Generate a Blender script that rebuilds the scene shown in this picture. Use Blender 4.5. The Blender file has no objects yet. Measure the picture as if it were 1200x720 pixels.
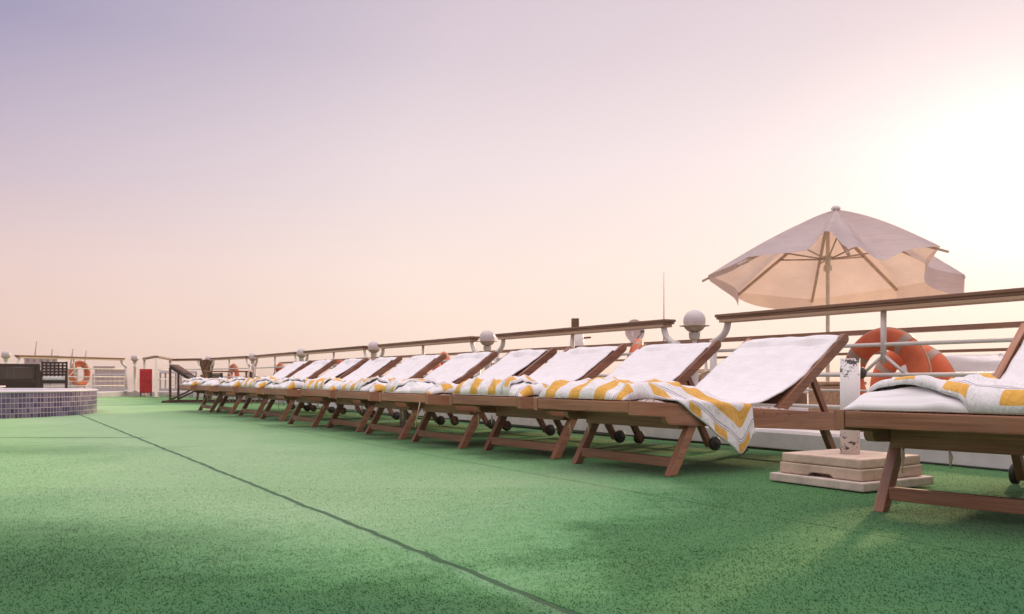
import bpy, bmesh, math, random
from mathutils import Vector, Matrix, noise
R = math.radians
C = bpy.context.scene.collection
SC = bpy.context.scene
random.seed(7)

# ------------------------------------------------------------------ frame of the place
F, HOR, CAMZ = 1000.0, 442.7, 0.44
U = Vector((0.858, 0.514, 0.0))          # outboard, towards the near railing
V = Vector((-0.514, 0.858, 0.0))         # along the deck, towards the pool
P0 = Vector((1.964, 5.307, 0.0))         # a point of the railing line
FOLD = 2.42                              # the deck falls gently outboard of this line
SLOPE = 0.0135


def deck_z(p):
    return -SLOPE * max(0.0, p[0] * U.x + p[1] * U.y - FOLD)


def rail_pt(t, z=0.0, ds=0.0):
    p = P0 + V * t + U * ds
    return Vector((p.x, p.y, z))


def at(px, py, Y):
    return Vector(((px - 600) / F * Y, Y, CAMZ + (HOR - py) / F * Y))


# ------------------------------------------------------------------ mesh builder
class MB:
    def __init__(self):
        self.bm = bmesh.new()
        self.uv = self.bm.loops.layers.uv.new('UVMap')

    def face(self, vs, uvs=None, smooth=False):
        try:
            f = self.bm.faces.new(vs)
        except ValueError:
            return None
        f.smooth = smooth
        if uvs:
            for l, c in zip(f.loops, uvs):
                l[self.uv].uv = c
        return f

    def beam(self, p0, p1, w, h, up=(0, 0, 1)):
        """box from p0 to p1, w across, h along up; uv runs along its length"""
        p0, p1 = Vector(p0), Vector(p1)
        d = (p1 - p0)
        L = d.length
        d.normalize()
        up = Vector(up)
        side = d.cross(up)
        if side.length < 1e-4:
            side = d.cross(Vector((1, 0, 0)))
        side.normalize()
        up = side.cross(d).normalized()
        o = random.random() * 20
        vs = []
        for q in (p0, p1):
            for a, b in ((-1, -1), (1, -1), (1, 1), (-1, 1)):
                vs.append(self.bm.verts.new(q + side * a * w / 2 + up * b * h / 2))
        for k in range(4):
            n = (k + 1) % 4
            wd = w if k % 2 == 0 else h
            ov = o + k * 0.37
            self.face([vs[k], vs[n], vs[4 + n], vs[4 + k]],
                      [(o, ov), (o, ov + wd), (o + L, ov + wd), (o + L, ov)])
        self.face([vs[3], vs[2], vs[1], vs[0]], [(o, o), (o, o + w), (o + h * .3, o + w), (o + h * .3, o)])
        self.face([vs[4], vs[5], vs[6], vs[7]], [(o, o), (o, o + w), (o + h * .3, o + w), (o + h * .3, o)])
        return self

    def box(self, c, s):
        c = Vector(c)
        return self.beam(c - Vector((s[0] / 2, 0, 0)), c + Vector((s[0] / 2, 0, 0)), s[1], s[2])

    def prism(self, pts, y0, y1):
        """outline in x,z extruded from y0 to y1"""
        o = random.random() * 20
        a = [self.bm.verts.new((x, y0, z)) for x, z in pts]
        b = [self.bm.verts.new((x, y1, z)) for x, z in pts]
        n = len(pts)
        self.face(a, [(o + x, o + z) for x, z in pts])
        self.face(b[::-1], [(o + x, o + z + .5) for x, z in pts[::-1]])
        for k in range(n):
            m = (k + 1) % n
            L = math.dist(pts[k], pts[m])
            self.face([a[m], a[k], b[k], b[m]],
                      [(o + L, o + 1), (o, o + 1), (o, o + 1 + abs(y1 - y0)), (o + L, o + 1 + abs(y1 - y0))])
        return self

    def tube(self, pts, r, seg=10, closed=False, caps=True):
        pts = [Vector(p) for p in pts]
        n = len(pts)
        rings = []
        prev = None
        rr = r if isinstance(r, (list, tuple)) else [r] * n
        for i, p in enumerate(pts):
            if closed:
                d = pts[(i + 1) % n] - pts[i - 1]
            else:
                d = pts[min(i + 1, n - 1)] - pts[max(i - 1, 0)]
            d.normalize()
            if prev is None:
                a = d.orthogonal().normalized()
            else:
                a = (prev - d * prev.dot(d)).normalized()
            prev = a
            b = d.cross(a)
            rings.append([self.bm.verts.new(p + (a * math.cos(k * 2 * math.pi / seg) + b * math.sin(k * 2 * math.pi / seg)) * rr[i])
                          for k in range(seg)])
        m = n if closed else n - 1
        L = 0
        for i in range(m):
            A, B = rings[i], rings[(i + 1) % n]
            L2 = L + (pts[(i + 1) % n] - pts[i]).length
            off = 0
            if closed and i == m - 1:
                off = min(range(seg), key=lambda k: (A[0].co - B[k].co).length)
            for k in range(seg):
                q = (k + 1) % seg
                self.face([A[k], A[q], B[(q + off) % seg], B[(k + off) % seg]],
                          [(L, k / seg), (L, (k + 1) / seg), (L2, (k + 1) / seg), (L2, k / seg)], True)
            L = L2
        if not closed and caps:
            self.face(rings[0][::-1])
            self.face(rings[-1])
        return self

    def lathe(self, prof, c=(0, 0, 0), seg=24, axis='z', smooth=True):
        c = Vector(c)
        rings = []
        for r, z in prof:
            ring = []
            for k in range(seg):
                a = 2 * math.pi * k / seg
                if axis == 'z':
                    p = Vector((r * math.cos(a), r * math.sin(a), z))
                elif axis == 'y':
                    p = Vector((r * math.cos(a), z, r * math.sin(a)))
                else:
                    p = Vector((z, r * math.cos(a), r * math.sin(a)))
                ring.append(self.bm.verts.new(c + p))
            rings.append(ring)
        for A, B in zip(rings, rings[1:]):
            for k in range(seg):
                q = (k + 1) % seg
                self.face([A[k], A[q], B[q], B[k]], [(k / seg, 0), ((k + 1) / seg, 0), ((k + 1) / seg, 1), (k / seg, 1)], smooth)
        if prof[0][0] > 1e-4:
            self.face(rings[0][::-1])
        if prof[-1][0] > 1e-4:
            self.face(rings[-1])
        return self

    def grid(self, fn, nu, nv, uvfn, smooth=True):
        vs = [[self.bm.verts.new(fn(i / nu, j / nv)) for j in range(nv + 1)] for i in range(nu + 1)]
        for i in range(nu):
            for j in range(nv):
                q = [(i, j), (i + 1, j), (i + 1, j + 1), (i, j + 1)]
                self.face([vs[a][b] for a, b in q], [uvfn(a / nu, b / nv) for a, b in q], smooth)
        return self

    def build(self, name, mat, parent=None, bevel=0.0, solid=0.0, loc=None, recalc=True):
        bmesh.ops.remove_doubles(self.bm, verts=self.bm.verts, dist=1e-5)
        if recalc:
            bmesh.ops.recalc_face_normals(self.bm, faces=self.bm.faces)
        if bevel:
            es = [e for e in self.bm.edges if len(e.link_faces) == 2 and e.calc_face_angle(0) > 0.5]
            bmesh.ops.bevel(self.bm, geom=es, offset=bevel, segments=2, profile=0.6, affect='EDGES', clamp_overlap=True)
        me = bpy.data.meshes.new(name)
        self.bm.to_mesh(me)
        self.bm.free()
        o = bpy.data.objects.new(name, me)
        C.objects.link(o)
        for m in (mat if isinstance(mat, (list, tuple)) else [mat]):
            me.materials.append(m)
        if parent:
            o.parent = parent
        if loc is not None:
            o.location = loc
        if solid:
            md = o.modifiers.new('thickness', 'SOLIDIFY')
            md.thickness = solid
            md.offset = -1
        return o


def tag(o, label, cat, group=None):
    o['label'] = label
    o['category'] = cat
    if group:
        o['group'] = group
    return o


def thing(name, label, cat, loc=(0, 0, 0), rz=0.0, group=None):
    o = bpy.data.objects.new(name, None)
    o.empty_display_size = 0.2
    C.objects.link(o)
    o.location = loc
    o.rotation_euler = (0, 0, rz)
    return tag(o, label, cat, group)


def copy_tree(o, parent=None):
    c = o.copy()
    C.objects.link(c)
    c.parent = parent
    for ch in o.children:
        copy_tree(ch, c)
    return c


# ------------------------------------------------------------------ materials
def new_mat(name):
    m = bpy.data.materials.new(name)
    m.use_nodes = True
    nt = m.node_tree
    return m, nt, nt.nodes['Principled BSDF']


def N(nt, kind, **kw):
    n = nt.nodes.new(kind)
    for k, v in kw.items():
        setattr(n, k, v)
    return n


def mathn(nt, op, a, b=None, c=None, clamp=False):
    n = nt.nodes.new('ShaderNodeMath')
    n.operation = op
    n.use_clamp = clamp
    for i, v in enumerate((a, b, c)):
        if v is None:
            continue
        if isinstance(v, (int, float)):
            n.inputs[i].default_value = v
        else:
            nt.links.new(v, n.inputs[i])
    return n.outputs[0]


def mixc(nt, fac, a, b, mode='MIX'):
    n = nt.nodes.new('ShaderNodeMix')
    n.data_type = 'RGBA'
    n.blend_type = mode
    for sock, v in ((n.inputs[0], fac), (n.inputs[6], a), (n.inputs[7], b)):
        if isinstance(v, (int, float)):
            sock.default_value = v
        elif isinstance(v, (tuple, list)):
            sock.default_value = (*v, 1) if len(v) == 3 else v
        else:
            nt.links.new(v, sock)
    return n.outputs[2]


def ramp(nt, fac, stops, interp='LINEAR'):
    n = nt.nodes.new('ShaderNodeValToRGB')
    n.color_ramp.interpolation = interp
    el = n.color_ramp.elements
    while len(el) < len(stops):
        el.new(0.5)
    for e, (p, c) in zip(el, stops):
        e.position = p
        e.color = (*c, 1) if isinstance(c, (tuple, list)) else (c, c, c, 1)
    nt.links.new(fac, n.inputs[0])
    return n.outputs[0]


def noise_tex(nt, vec, scale, detail=4, rough=0.55, mapscale=None):
    if mapscale:
        mp = N(nt, 'ShaderNodeMapping')
        mp.inputs['Scale'].default_value = mapscale
        nt.links.new(vec, mp.inputs['Vector'])
        vec = mp.outputs[0]
    n = N(nt, 'ShaderNodeTexNoise')
    n.inputs['Scale'].default_value = scale
    n.inputs['Detail'].default_value = detail
    n.inputs['Roughness'].default_value = rough
    nt.links.new(vec, n.inputs['Vector'])
    return n.outputs['Fac']


def bump(nt, bsdf, h, strength, dist=0.01):
    b = N(nt, 'ShaderNodeBump')
    b.inputs['Strength'].default_value = strength
    b.inputs['Distance'].default_value = dist
    nt.links.new(h, b.inputs['Height'])
    nt.links.new(b.outputs[0], bsdf.inputs['Normal'])


def plain(name, col, rough=0.5, var=0.15, scale=8.0, bmp=0.1, metallic=0.0, coords='Object', bscale=None, spec=0.5):
    m, nt, b = new_mat(name)
    tc = N(nt, 'ShaderNodeTexCoord')
    f = noise_tex(nt, tc.outputs[coords], scale, 6, 0.6)
    lo = tuple(c * (1 - var) for c in col)
    hi = tuple(min(1, c * (1 + var)) for c in col)
    nt.links.new(ramp(nt, f, [(0.3, lo), (0.7, hi)]), b.inputs['Base Color'])
    b.inputs['Roughness'].default_value = rough
    b.inputs['Metallic'].default_value = metallic
    b.inputs['Specular IOR Level'].default_value = spec
    if bmp:
        bump(nt, b, noise_tex(nt, tc.outputs[coords], bscale or scale * 6, 4), bmp, 0.004)
    return m


def wood(name, dark, light, rough=0.5, grey=0.0):
    m, nt, b = new_mat(name)
    tc = N(nt, 'ShaderNodeTexCoord')
    oi = N(nt, 'ShaderNodeObjectInfo')
    g = noise_tex(nt, tc.outputs['UV'], 1.0, 8, 0.65, (3.0, 90.0, 1.0))
    g2 = noise_tex(nt, tc.outputs['UV'], 1.0, 4, 0.5, (2.0, 14.0, 1.0))
    s = mathn(nt, 'ADD', mathn(nt, 'MULTIPLY', g, 0.65), mathn(nt, 'MULTIPLY', g2, 0.35))
    col = ramp(nt, s, [(0.32, dark), (0.5, tuple((a + c) / 2 for a, c in zip(dark, light))), (0.68, light)])
    w = noise_tex(nt, tc.outputs['Object'], 3.5, 6, 0.7)
    wm = ramp(nt, w, [(0.45, 0.0), (0.72, 1.0)])
    col = mixc(nt, mathn(nt, 'MULTIPLY', wm, 0.35 + grey), col, (0.36, 0.25, 0.20))
    hsv = N(nt, 'ShaderNodeHueSaturation')
    nt.links.new(col, hsv.inputs['Color'])
    nt.links.new(mathn(nt, 'ADD', mathn(nt, 'MULTIPLY', oi.outputs['Random'], 0.4), 0.8), hsv.inputs['Value'])
    nt.links.new(hsv.outputs[0], b.inputs['Base Color'])
    nt.links.new(ramp(nt, s, [(0.3, rough - .1), (0.7, rough + .15)]), b.inputs['Roughness'])
    bump(nt, b, g, 0.35, 0.003)
    return m


M = {}
M['teak'] = wood('teak', (0.130, 0.042, 0.022), (0.46, 0.210, 0.112), 0.46, -0.1)
M['cap'] = wood('varnished_cap_rail', (0.12, 0.055, 0.030), (0.33, 0.180, 0.100), 0.42, -0.15)
M['under'] = wood('lightened_under_rail', (0.58, 0.36, 0.22), (0.78, 0.54, 0.36), 0.4, -0.2)  # wood lightened in colour to stand in for warm light bounced from below
M['white_metal'] = plain('white_painted_metal', (0.74, 0.69, 0.64), 0.38, 0.08, 12, 0.05)
M['cream_metal'] = plain('cream_painted_metal', (0.72, 0.64, 0.50), 0.4, 0.1, 12, 0.05)
M['globe'] = plain('lamp_globe', (0.60, 0.53, 0.52), 0.3, 0.05, 6, 0.0)
M['lampcup'] = plain('tan_lamp_cup', (0.55, 0.43, 0.34), 0.5, 0.15, 14, 0.1)
M['rubber'] = plain('black_rubber', (0.025, 0.02, 0.02), 0.55, 0.3, 30, 0.1)
M['dark'] = plain('dark_metal', (0.05, 0.045, 0.04), 0.5, 0.2, 20, 0.1)
M['kerbpaint'] = plain('kerb_paint', (0.70, 0.66, 0.66), 0.6, 0.14, 5, 0.25)
M['red'] = plain('red_box_paint', (0.62, 0.010, 0.018), 0.4, 0.15, 6, 0.05)
M['rattan'] = None
M['canvas_brown'] = plain('brown_canvas', (0.17, 0.085, 0.04), 0.85, 0.35, 5, 0.4, bscale=60)
M['canvas_white'] = plain('white_canvas', (0.72, 0.68, 0.68), 0.85, 0.08, 6, 0.3, bscale=40)
M['slab'] = None
M['hull'] = plain('hull_paint', (0.62, 0.57, 0.54), 0.5, 0.1, 0.5, 0.05)
M['stone_pale'] = plain('pale_render', (0.52, 0.42, 0.38), 0.9, 0.12, 0.4, 0.1)
M['stone_rose'] = plain('rose_render', (0.46, 0.34, 0.31), 0.9, 0.12, 0.4, 0.1)
M['far_glass'] = plain('dark_window_glass', (0.26, 0.20, 0.19), 0.2, 0.2, 1, 0.0)
M['pad_dark'] = plain('brown_cushion', (0.10, 0.05, 0.035), 0.9, 0.3, 8, 0.3)


M['ribwood'] = plain('tan_rib_wood', (0.52, 0.39, 0.29), .55, .15, 12, .05)


def make_carpet():
    m, nt, b = new_mat('green_turf_carpet')
    tc = N(nt, 'ShaderNodeTexCoord')
    P = tc.outputs['Object']
    sep = N(nt, 'ShaderNodeSeparateXYZ')
    nt.links.new(P, sep.inputs[0])
    X, Y = sep.outputs[0], sep.outputs[1]
    s = mathn(nt, 'ADD', mathn(nt, 'MULTIPLY', X, U.x), mathn(nt, 'MULTIPLY', Y, U.y))
    t = mathn(nt, 'ADD', mathn(nt, 'MULTIPLY', X, V.x), mathn(nt, 'MULTIPLY', Y, V.y))
    st = N(nt, 'ShaderNodeCombineXYZ')
    nt.links.new(s, st.inputs[0])
    nt.links.new(t, st.inputs[1])
    ST = st.outputs[0]
    fine = noise_tex(nt, P, 110, 5, 0.75)
    mid = noise_tex(nt, P, 17, 9, 0.80)
    streak = noise_tex(nt, ST, 1.0, 8, 0.78, (5.0, 22.0, 1.0))
    wear = noise_tex(nt, ST, 0.55, 7, 0.62)
    wear2 = noise_tex(nt, P, 2.3, 8, 0.70)
    v = mathn(nt, 'ADD', mathn(nt, 'MULTIPLY', fine, 0.28),
              mathn(nt, 'ADD', mathn(nt, 'MULTIPLY', mid, 0.34), mathn(nt, 'MULTIPLY', streak, 0.38)))
    col = ramp(nt, v, [(0.34, (0.040, 0.165, 0.052)), (0.5, (0.092, 0.305, 0.110)), (0.66, (0.180, 0.430, 0.175))])
    w = mathn(nt, 'ADD', mathn(nt, 'MULTIPLY', wear, 0.6), mathn(nt, 'MULTIPLY', wear2, 0.4))
    col = mixc(nt, ramp(nt, w, [(0.47, 0.0), (0.62, 0.5)]), col, (0.205, 0.400, 0.150))
    col = mixc(nt, ramp(nt, w, [(0.34, 0.75), (0.48, 0.0)]), col, (0.012, 0.092, 0.034))
    # brighter middle and shaded outskirts of the deck, painted into the carpet colour
    light_band = mathn(nt, 'ADD', mathn(nt, 'DIVIDE', mathn(nt, 'ABSOLUTE', mathn(nt, 'SUBTRACT', s, 0.95)), 1.75),
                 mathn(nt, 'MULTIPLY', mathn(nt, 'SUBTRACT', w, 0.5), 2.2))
    light_band = mathn(nt, 'ADD', light_band, mathn(nt, 'MULTIPLY', mathn(nt, 'SUBTRACT', 3.1, t), 0.55, clamp=True))
    col = mixc(nt, ramp(nt, light_band, [(0.20, 0.80), (1.05, 0.0)]), col, mixc(nt, ramp(nt, v, [(.34, 0.0), (.66, 1.0)]), (0.29, 0.47, 0.23), (0.46, 0.61, 0.39)))
    col = mixc(nt, ramp(nt, light_band, [(0.80, 0.0), (1.40, 0.85)]), col, mixc(nt, ramp(nt, v, [(.36, 0.0), (.64, 1.0)]), (0.018, 0.090, 0.024), (0.040, 0.155, 0.044)))
    # patches of shade and one of light, painted into the carpet colour
    def shading_patch(cx, cy, rx, ry, amt, colour):
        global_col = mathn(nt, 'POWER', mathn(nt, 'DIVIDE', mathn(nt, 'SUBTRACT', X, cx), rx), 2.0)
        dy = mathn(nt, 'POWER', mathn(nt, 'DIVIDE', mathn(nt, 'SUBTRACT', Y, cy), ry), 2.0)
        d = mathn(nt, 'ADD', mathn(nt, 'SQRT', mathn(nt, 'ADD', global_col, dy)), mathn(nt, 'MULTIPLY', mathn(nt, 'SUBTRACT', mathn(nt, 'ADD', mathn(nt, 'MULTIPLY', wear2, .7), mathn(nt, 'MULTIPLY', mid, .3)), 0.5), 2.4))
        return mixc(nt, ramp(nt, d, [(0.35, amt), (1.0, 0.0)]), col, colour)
    col = shading_patch(-1.45, 2.05, 1.05, 0.75, 0.62, (0.010, 0.070, 0.016))
    col = shading_patch(-0.35, 1.55, 0.8, 0.22, 0.45, (0.012, 0.100, 0.042))
    col = shading_patch(1.25, 1.75, 0.75, 0.40, 0.60, (0.010, 0.095, 0.040))
    col = shading_patch(-3.1, 5.2, 1.2, 0.55, 0.45, (0.014, 0.115, 0.045))
    col = shading_patch(-0.55, 3.6, 1.1, 0.9, 0.35, (0.25, 0.42, 0.19))
    # seams between the carpet rolls
    wob = mathn(nt, 'MULTIPLY', mathn(nt, 'SUBTRACT', noise_tex(nt, P, 6, 4), 0.5), 0.035)
    sw = mathn(nt, 'ADD', s, wob)

    def line(value, width):
        d = mathn(nt, 'ABSOLUTE', value)
        mr = N(nt, 'ShaderNodeMapRange')
        mr.inputs['From Min'].default_value = width * 0.5
        mr.inputs['From Max'].default_value = width
        mr.inputs['To Min'].default_value = 1
        mr.inputs['To Max'].default_value = 0
        nt.links.new(d, mr.inputs['Value'])
        return mr.outputs[0]
    l1 = line(mathn(nt, 'SUBTRACT', sw, mathn(nt, 'ADD', mathn(nt, 'MULTIPLY', t, -0.011), 0.929)), 0.014)
    l1b = line(mathn(nt, 'SUBTRACT', sw, mathn(nt, 'ADD', mathn(nt, 'MULTIPLY', t, -0.011), 0.905)), 0.026)
    l2 = mathn(nt, 'MULTIPLY', line(mathn(nt, 'SUBTRACT', sw, 2.09), 0.009), 0.6)
    yw = mathn(nt, 'ADD', Y, mathn(nt, 'MULTIPLY', wob, 3.0))
    left = mathn(nt, 'MULTIPLY', mathn(nt, 'SUBTRACT', -2.6, X), 6.0, clamp=True)
    l3 = mathn(nt, 'MULTIPLY', mathn(nt, 'MULTIPLY', line(mathn(nt, 'SUBTRACT', yw, 6.26), 0.05), left), 0.75)
    l4 = mathn(nt, 'MULTIPLY', mathn(nt, 'MULTIPLY', line(mathn(nt, 'SUBTRACT', yw, 5.75), 0.03), left), 0.35)
    lines = mathn(nt, 'MAXIMUM', mathn(nt, 'MAXIMUM', l1, l2), mathn(nt, 'MAXIMUM', l3, l4))
    col = mixc(nt, mathn(nt, 'MULTIPLY', l1b, 0.22), col, (0.24, 0.43, 0.27))
    col = mixc(nt, mathn(nt, 'MULTIPLY', lines, 0.88), col, (0.008, 0.035, 0.02))
    nt.links.new(col, b.inputs['Base Color'])
    b.inputs['Roughness'].default_value = 0.95
    b.inputs['Specular IOR Level'].default_value = 0.15
    try:
        b.inputs['Sheen Weight'].default_value = 0.38
        b.inputs['Sheen Roughness'].default_value = 0.45
        b.inputs['Sheen Tint'].default_value = (0.58, 0.92, 0.50, 1)
    except KeyError:
        pass
    h = mathn(nt, 'SUBTRACT', mathn(nt, 'ADD', mathn(nt, 'MULTIPLY', fine, 0.6), mathn(nt, 'MULTIPLY', mid, 0.8)), mathn(nt, 'MULTIPLY', lines, 1.2))
    bump(nt, b, h, 0.6, 0.008)
    return m


def make_towel():
    """uv.x runs across the stripes, uv.y is the distance from the towel's hem"""
    m, nt, b = new_mat('striped_terry')
    tc = N(nt, 'ShaderNodeTexCoord')
    sep = N(nt, 'ShaderNodeSeparateXYZ')
    nt.links.new(tc.outputs['UV'], sep.inputs[0])
    x, y = sep.outputs[0], sep.outputs[1]
    jit = mathn(nt, 'MULTIPLY', mathn(nt, 'SUBTRACT', noise_tex(nt, tc.outputs['UV'], 60, 3), 0.5), 0.006)
    xf = mathn(nt, 'FRACT', mathn(nt, 'DIVIDE', mathn(nt, 'ADD', x, jit), 0.165))
    band = ramp(nt, xf, [(0.0, 0.0), (0.045, 0.0), (0.06, 1.0), (0.50, 1.0), (0.515, 0.0)])
    yf = mathn(nt, 'FRACT', mathn(nt, 'DIVIDE', mathn(nt, 'ADD', y, mathn(nt, 'ADD', jit, 10.115)), 0.185))
    stripe = ramp(nt, yf, [(0.0, 0.0), (0.57, 0.0), (0.585, 1.0), (0.99, 1.0), (1.0, 0.0)])
    body = mathn(nt, 'LESS_THAN', y, -0.10)
    squares = mathn(nt, 'MULTIPLY', mathn(nt, 'GREATER_THAN', y, -0.050), mathn(nt, 'LESS_THAN', y, -0.008))
    yel = mathn(nt, 'MAXIMUM', mathn(nt, 'MULTIPLY', band, squares), mathn(nt, 'MULTIPLY', stripe, body))

    def ln(c, w):
        return mathn(nt, 'LESS_THAN', mathn(nt, 'ABSOLUTE', mathn(nt, 'SUBTRACT', y, c)), w)
    grey = mathn(nt, 'MAXIMUM', ln(-0.057, 0.0022), ln(-0.070, 0.0028))
    f = noise_tex(nt, tc.outputs['UV'], 90, 4, 0.7)
    white = ramp(nt, f, [(0.3, (0.78, 0.755, 0.765)), (0.7, (0.88, 0.86, 0.865))])
    gold = ramp(nt, f, [(0.3, (0.72, 0.37, 0.055)), (0.7, (0.85, 0.50, 0.12))])
    col = mixc(nt, yel, white, gold)
    col = mixc(nt, mathn(nt, 'MULTIPLY', grey, 0.8), col, (0.22, 0.20, 0.25))
    nt.links.new(col, b.inputs['Base Color'])
    b.inputs['Roughness'].default_value = 0.95
    b.inputs['Specular IOR Level'].default_value = 0.1
    b.inputs['Sheen Weight'].default_value = 0.2
    cr = noise_tex(nt, tc.outputs['UV'], 1.0, 5, 0.62, (11.0, 6.0, 1.0))
    crease = mathn(nt, 'POWER', mathn(nt, 'SUBTRACT', 1.0, mathn(nt, 'MULTIPLY', mathn(nt, 'ABSOLUTE', mathn(nt, 'SUBTRACT', cr, 0.5)), 6.0), None, True), 2.0)
    bump(nt, b, mathn(nt, 'ADD', mathn(nt, 'MULTIPLY', noise_tex(nt, tc.outputs['UV'], 320, 3), 0.3), mathn(nt, 'ADD', crease, noise_tex(nt, tc.outputs['UV'], 13, 5))), 0.55, 0.010)
    return m


def make_terry():
    m, nt, b = new_mat('white_terry')
    tc = N(nt, 'ShaderNodeTexCoord')
    f = noise_tex(nt, tc.outputs['UV'], 14, 5, 0.65)
    nt.links.new(ramp(nt, f, [(0.3, (0.79, 0.77, 0.785)), (0.7, (0.86, 0.845, 0.855))]), b.inputs['Base Color'])
    b.inputs['Roughness'].default_value = 0.95
    b.inputs['Specular IOR Level'].default_value = 0.1
    b.inputs['Sheen Weight'].default_value = 0.2
    cr = noise_tex(nt, tc.outputs['UV'], 1.0, 5, 0.6, (14.0, 4.0, 1.0))
    crease = mathn(nt, 'POWER', mathn(nt, 'SUBTRACT', 1.0, mathn(nt, 'MULTIPLY', mathn(nt, 'ABSOLUTE', mathn(nt, 'SUBTRACT', cr, 0.5)), 5.0), None, True), 3.0)
    h = mathn(nt, 'ADD', mathn(nt, 'MULTIPLY', noise_tex(nt, tc.outputs['UV'], 300, 3), 0.30), noise_tex(nt, tc.outputs['UV'], 9, 4))
    bump(nt, b, mathn(nt, 'ADD', h, mathn(nt, 'MULTIPLY', crease, 0.45)), 0.5, 0.008)
    return m


def make_print():
    m, nt, b = new_mat('printed_seat_pad')
    tc = N(nt, 'ShaderNodeTexCoord')
    vo = N(nt, 'ShaderNodeTexVoronoi')
    vo.feature = 'DISTANCE_TO_EDGE'
    vo.inputs['Scale'].default_value = 34
    nt.links.new(tc.outputs['UV'], vo.inputs['Vector'])
    f = noise_tex(nt, tc.outputs['UV'], 24, 4)
    k = mathn(nt, 'MULTIPLY', mathn(nt, 'LESS_THAN', vo.outputs['Distance'], 0.07), mathn(nt, 'GREATER_THAN', f, 0.45))
    nt.links.new(mixc(nt, k, (0.58, 0.50, 0.45), (0.14, 0.085, 0.065)), b.inputs['Base Color'])
    b.inputs['Roughness'].default_value = 0.9
    return m


def make_canopy():
    m, nt, b = new_mat('parasol_fabric')
    tc = N(nt, 'ShaderNodeTexCoord')
    f = noise_tex(nt, tc.outputs['Object'], 3, 5, 0.6)
    col = ramp(nt, f, [(0.3, (0.64, 0.59, 0.62)), (0.7, (0.74, 0.69, 0.72))])
    nt.links.new(col, b.inputs['Base Color'])
    b.inputs['Roughness'].default_value = 0.9
    b.inputs['Specular IOR Level'].default_value = 0.1
    wv = noise_tex(nt, tc.outputs['Object'], 1.0, 3, 0.5, (1.5, 1.5, 16.0))
    bump(nt, b, mathn(nt, 'ADD', mathn(nt, 'MULTIPLY', noise_tex(nt, tc.outputs['Object'], 120, 3), 0.15), wv), 0.9, 0.035)
    tr = N(nt, 'ShaderNodeBsdfTranslucent')
    nt.links.new(mixc(nt, 1.0, col, (1.0, 0.80, 0.58), 'MULTIPLY'), tr.inputs['Color'])
    mx = N(nt, 'ShaderNodeMixShader')
    mx.inputs[0].default_value = 0.48
    nt.links.new(b.outputs[0], mx.inputs[1])
    nt.links.new(tr.outputs[0], mx.inputs[2])
    nt.links.new(mx.outputs[0], nt.nodes['Material Output'].inputs['Surface'])
    return m


def make_tiles():
    m, nt, b = new_mat('pool_mosaic')
    tc = N(nt, 'ShaderNodeTexCoord')
    sep = N(nt, 'ShaderNodeSeparateXYZ')
    nt.links.new(tc.outputs['UV'], sep.inputs[0])
    x = mathn(nt, 'DIVIDE', sep.outputs[0], 0.043)
    y = mathn(nt, 'DIVIDE', sep.outputs[1], 0.056)
    fx, fy = mathn(nt, 'FRACT', x), mathn(nt, 'FRACT', y)
    gx = mathn(nt, 'LESS_THAN', fx, 0.11)
    gy = mathn(nt, 'LESS_THAN', fy, 0.13)
    g = mathn(nt, 'MAXIMUM', gx, gy)
    cb = N(nt, 'ShaderNodeCombineXYZ')
    nt.links.new(mathn(nt, 'FLOOR', x), cb.inputs[0])
    nt.links.new(mathn(nt, 'FLOOR', y), cb.inputs[1])
    wn = N(nt, 'ShaderNodeTexWhiteNoise')
    wn.noise_dimensions = '2D'
    nt.links.new(cb.outputs[0], wn.inputs['Vector'])
    tile = ramp(nt, wn.outputs['Value'], [(0.0, (0.075, 0.050, 0.120)), (0.6, (0.145, 0.100, 0.190)), (1.0, (0.225, 0.165, 0.270))])
    col = mixc(nt, g, tile, (0.50, 0.43, 0.46))
    nt.links.new(col, b.inputs['Base Color'])
    nt.links.new(mixc(nt, g, (0.18, 0.18, 0.18), (0.8, 0.8, 0.8)), b.inputs['Roughness'])
    bump(nt, b, mathn(nt, 'SUBTRACT', 1.0, g), 0.5, 0.003)
    return m


def make_rattan():
    m, nt, b = new_mat('woven_rattan')
    tc = N(nt, 'ShaderNodeTexCoord')
    br = N(nt, 'ShaderNodeTexBrick')
    br.inputs['Scale'].default_value = 26
    br.inputs['Color1'].default_value = (0.075, 0.035, 0.022, 1)
    br.inputs['Color2'].default_value = (0.045, 0.022, 0.015, 1)
    br.inputs['Mortar'].default_value = (0.012, 0.007, 0.006, 1)
    br.inputs['Mortar Size'].default_value = 0.03
    nt.links.new(tc.outputs['UV'], br.inputs['Vector'])
    nt.links.new(br.outputs['Color'], b.inputs['Base Color'])
    b.inputs['Roughness'].default_value = 0.55
    bump(nt, b, br.outputs['Fac'], 0.8, 0.01)
    return m


def make_slab(name, col):
    m, nt, b = new_mat(name)
    tc = N(nt, 'ShaderNodeTexCoord')
    f = noise_tex(nt, tc.outputs['Object'], 9, 8, 0.7)
    g = noise_tex(nt, tc.outputs['Object'], 90, 4, 0.7)
    c = ramp(nt, f, [(0.3, tuple(k * .72 for k in col)), (0.55, col), (0.75, tuple(min(1, k * 1.2) for k in col))])
    c = mixc(nt, ramp(nt, g, [(0.25, 0.5), (0.42, 0.0)]), c, (0.2, 0.14, 0.11))
    nt.links.new(c, b.inputs['Base Color'])
    b.inputs['Roughness'].default_value = 0.85
    bump(nt, b, mathn(nt, 'ADD', f, mathn(nt, 'MULTIPLY', g, 0.4)), 0.45, 0.006)
    return m


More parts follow.
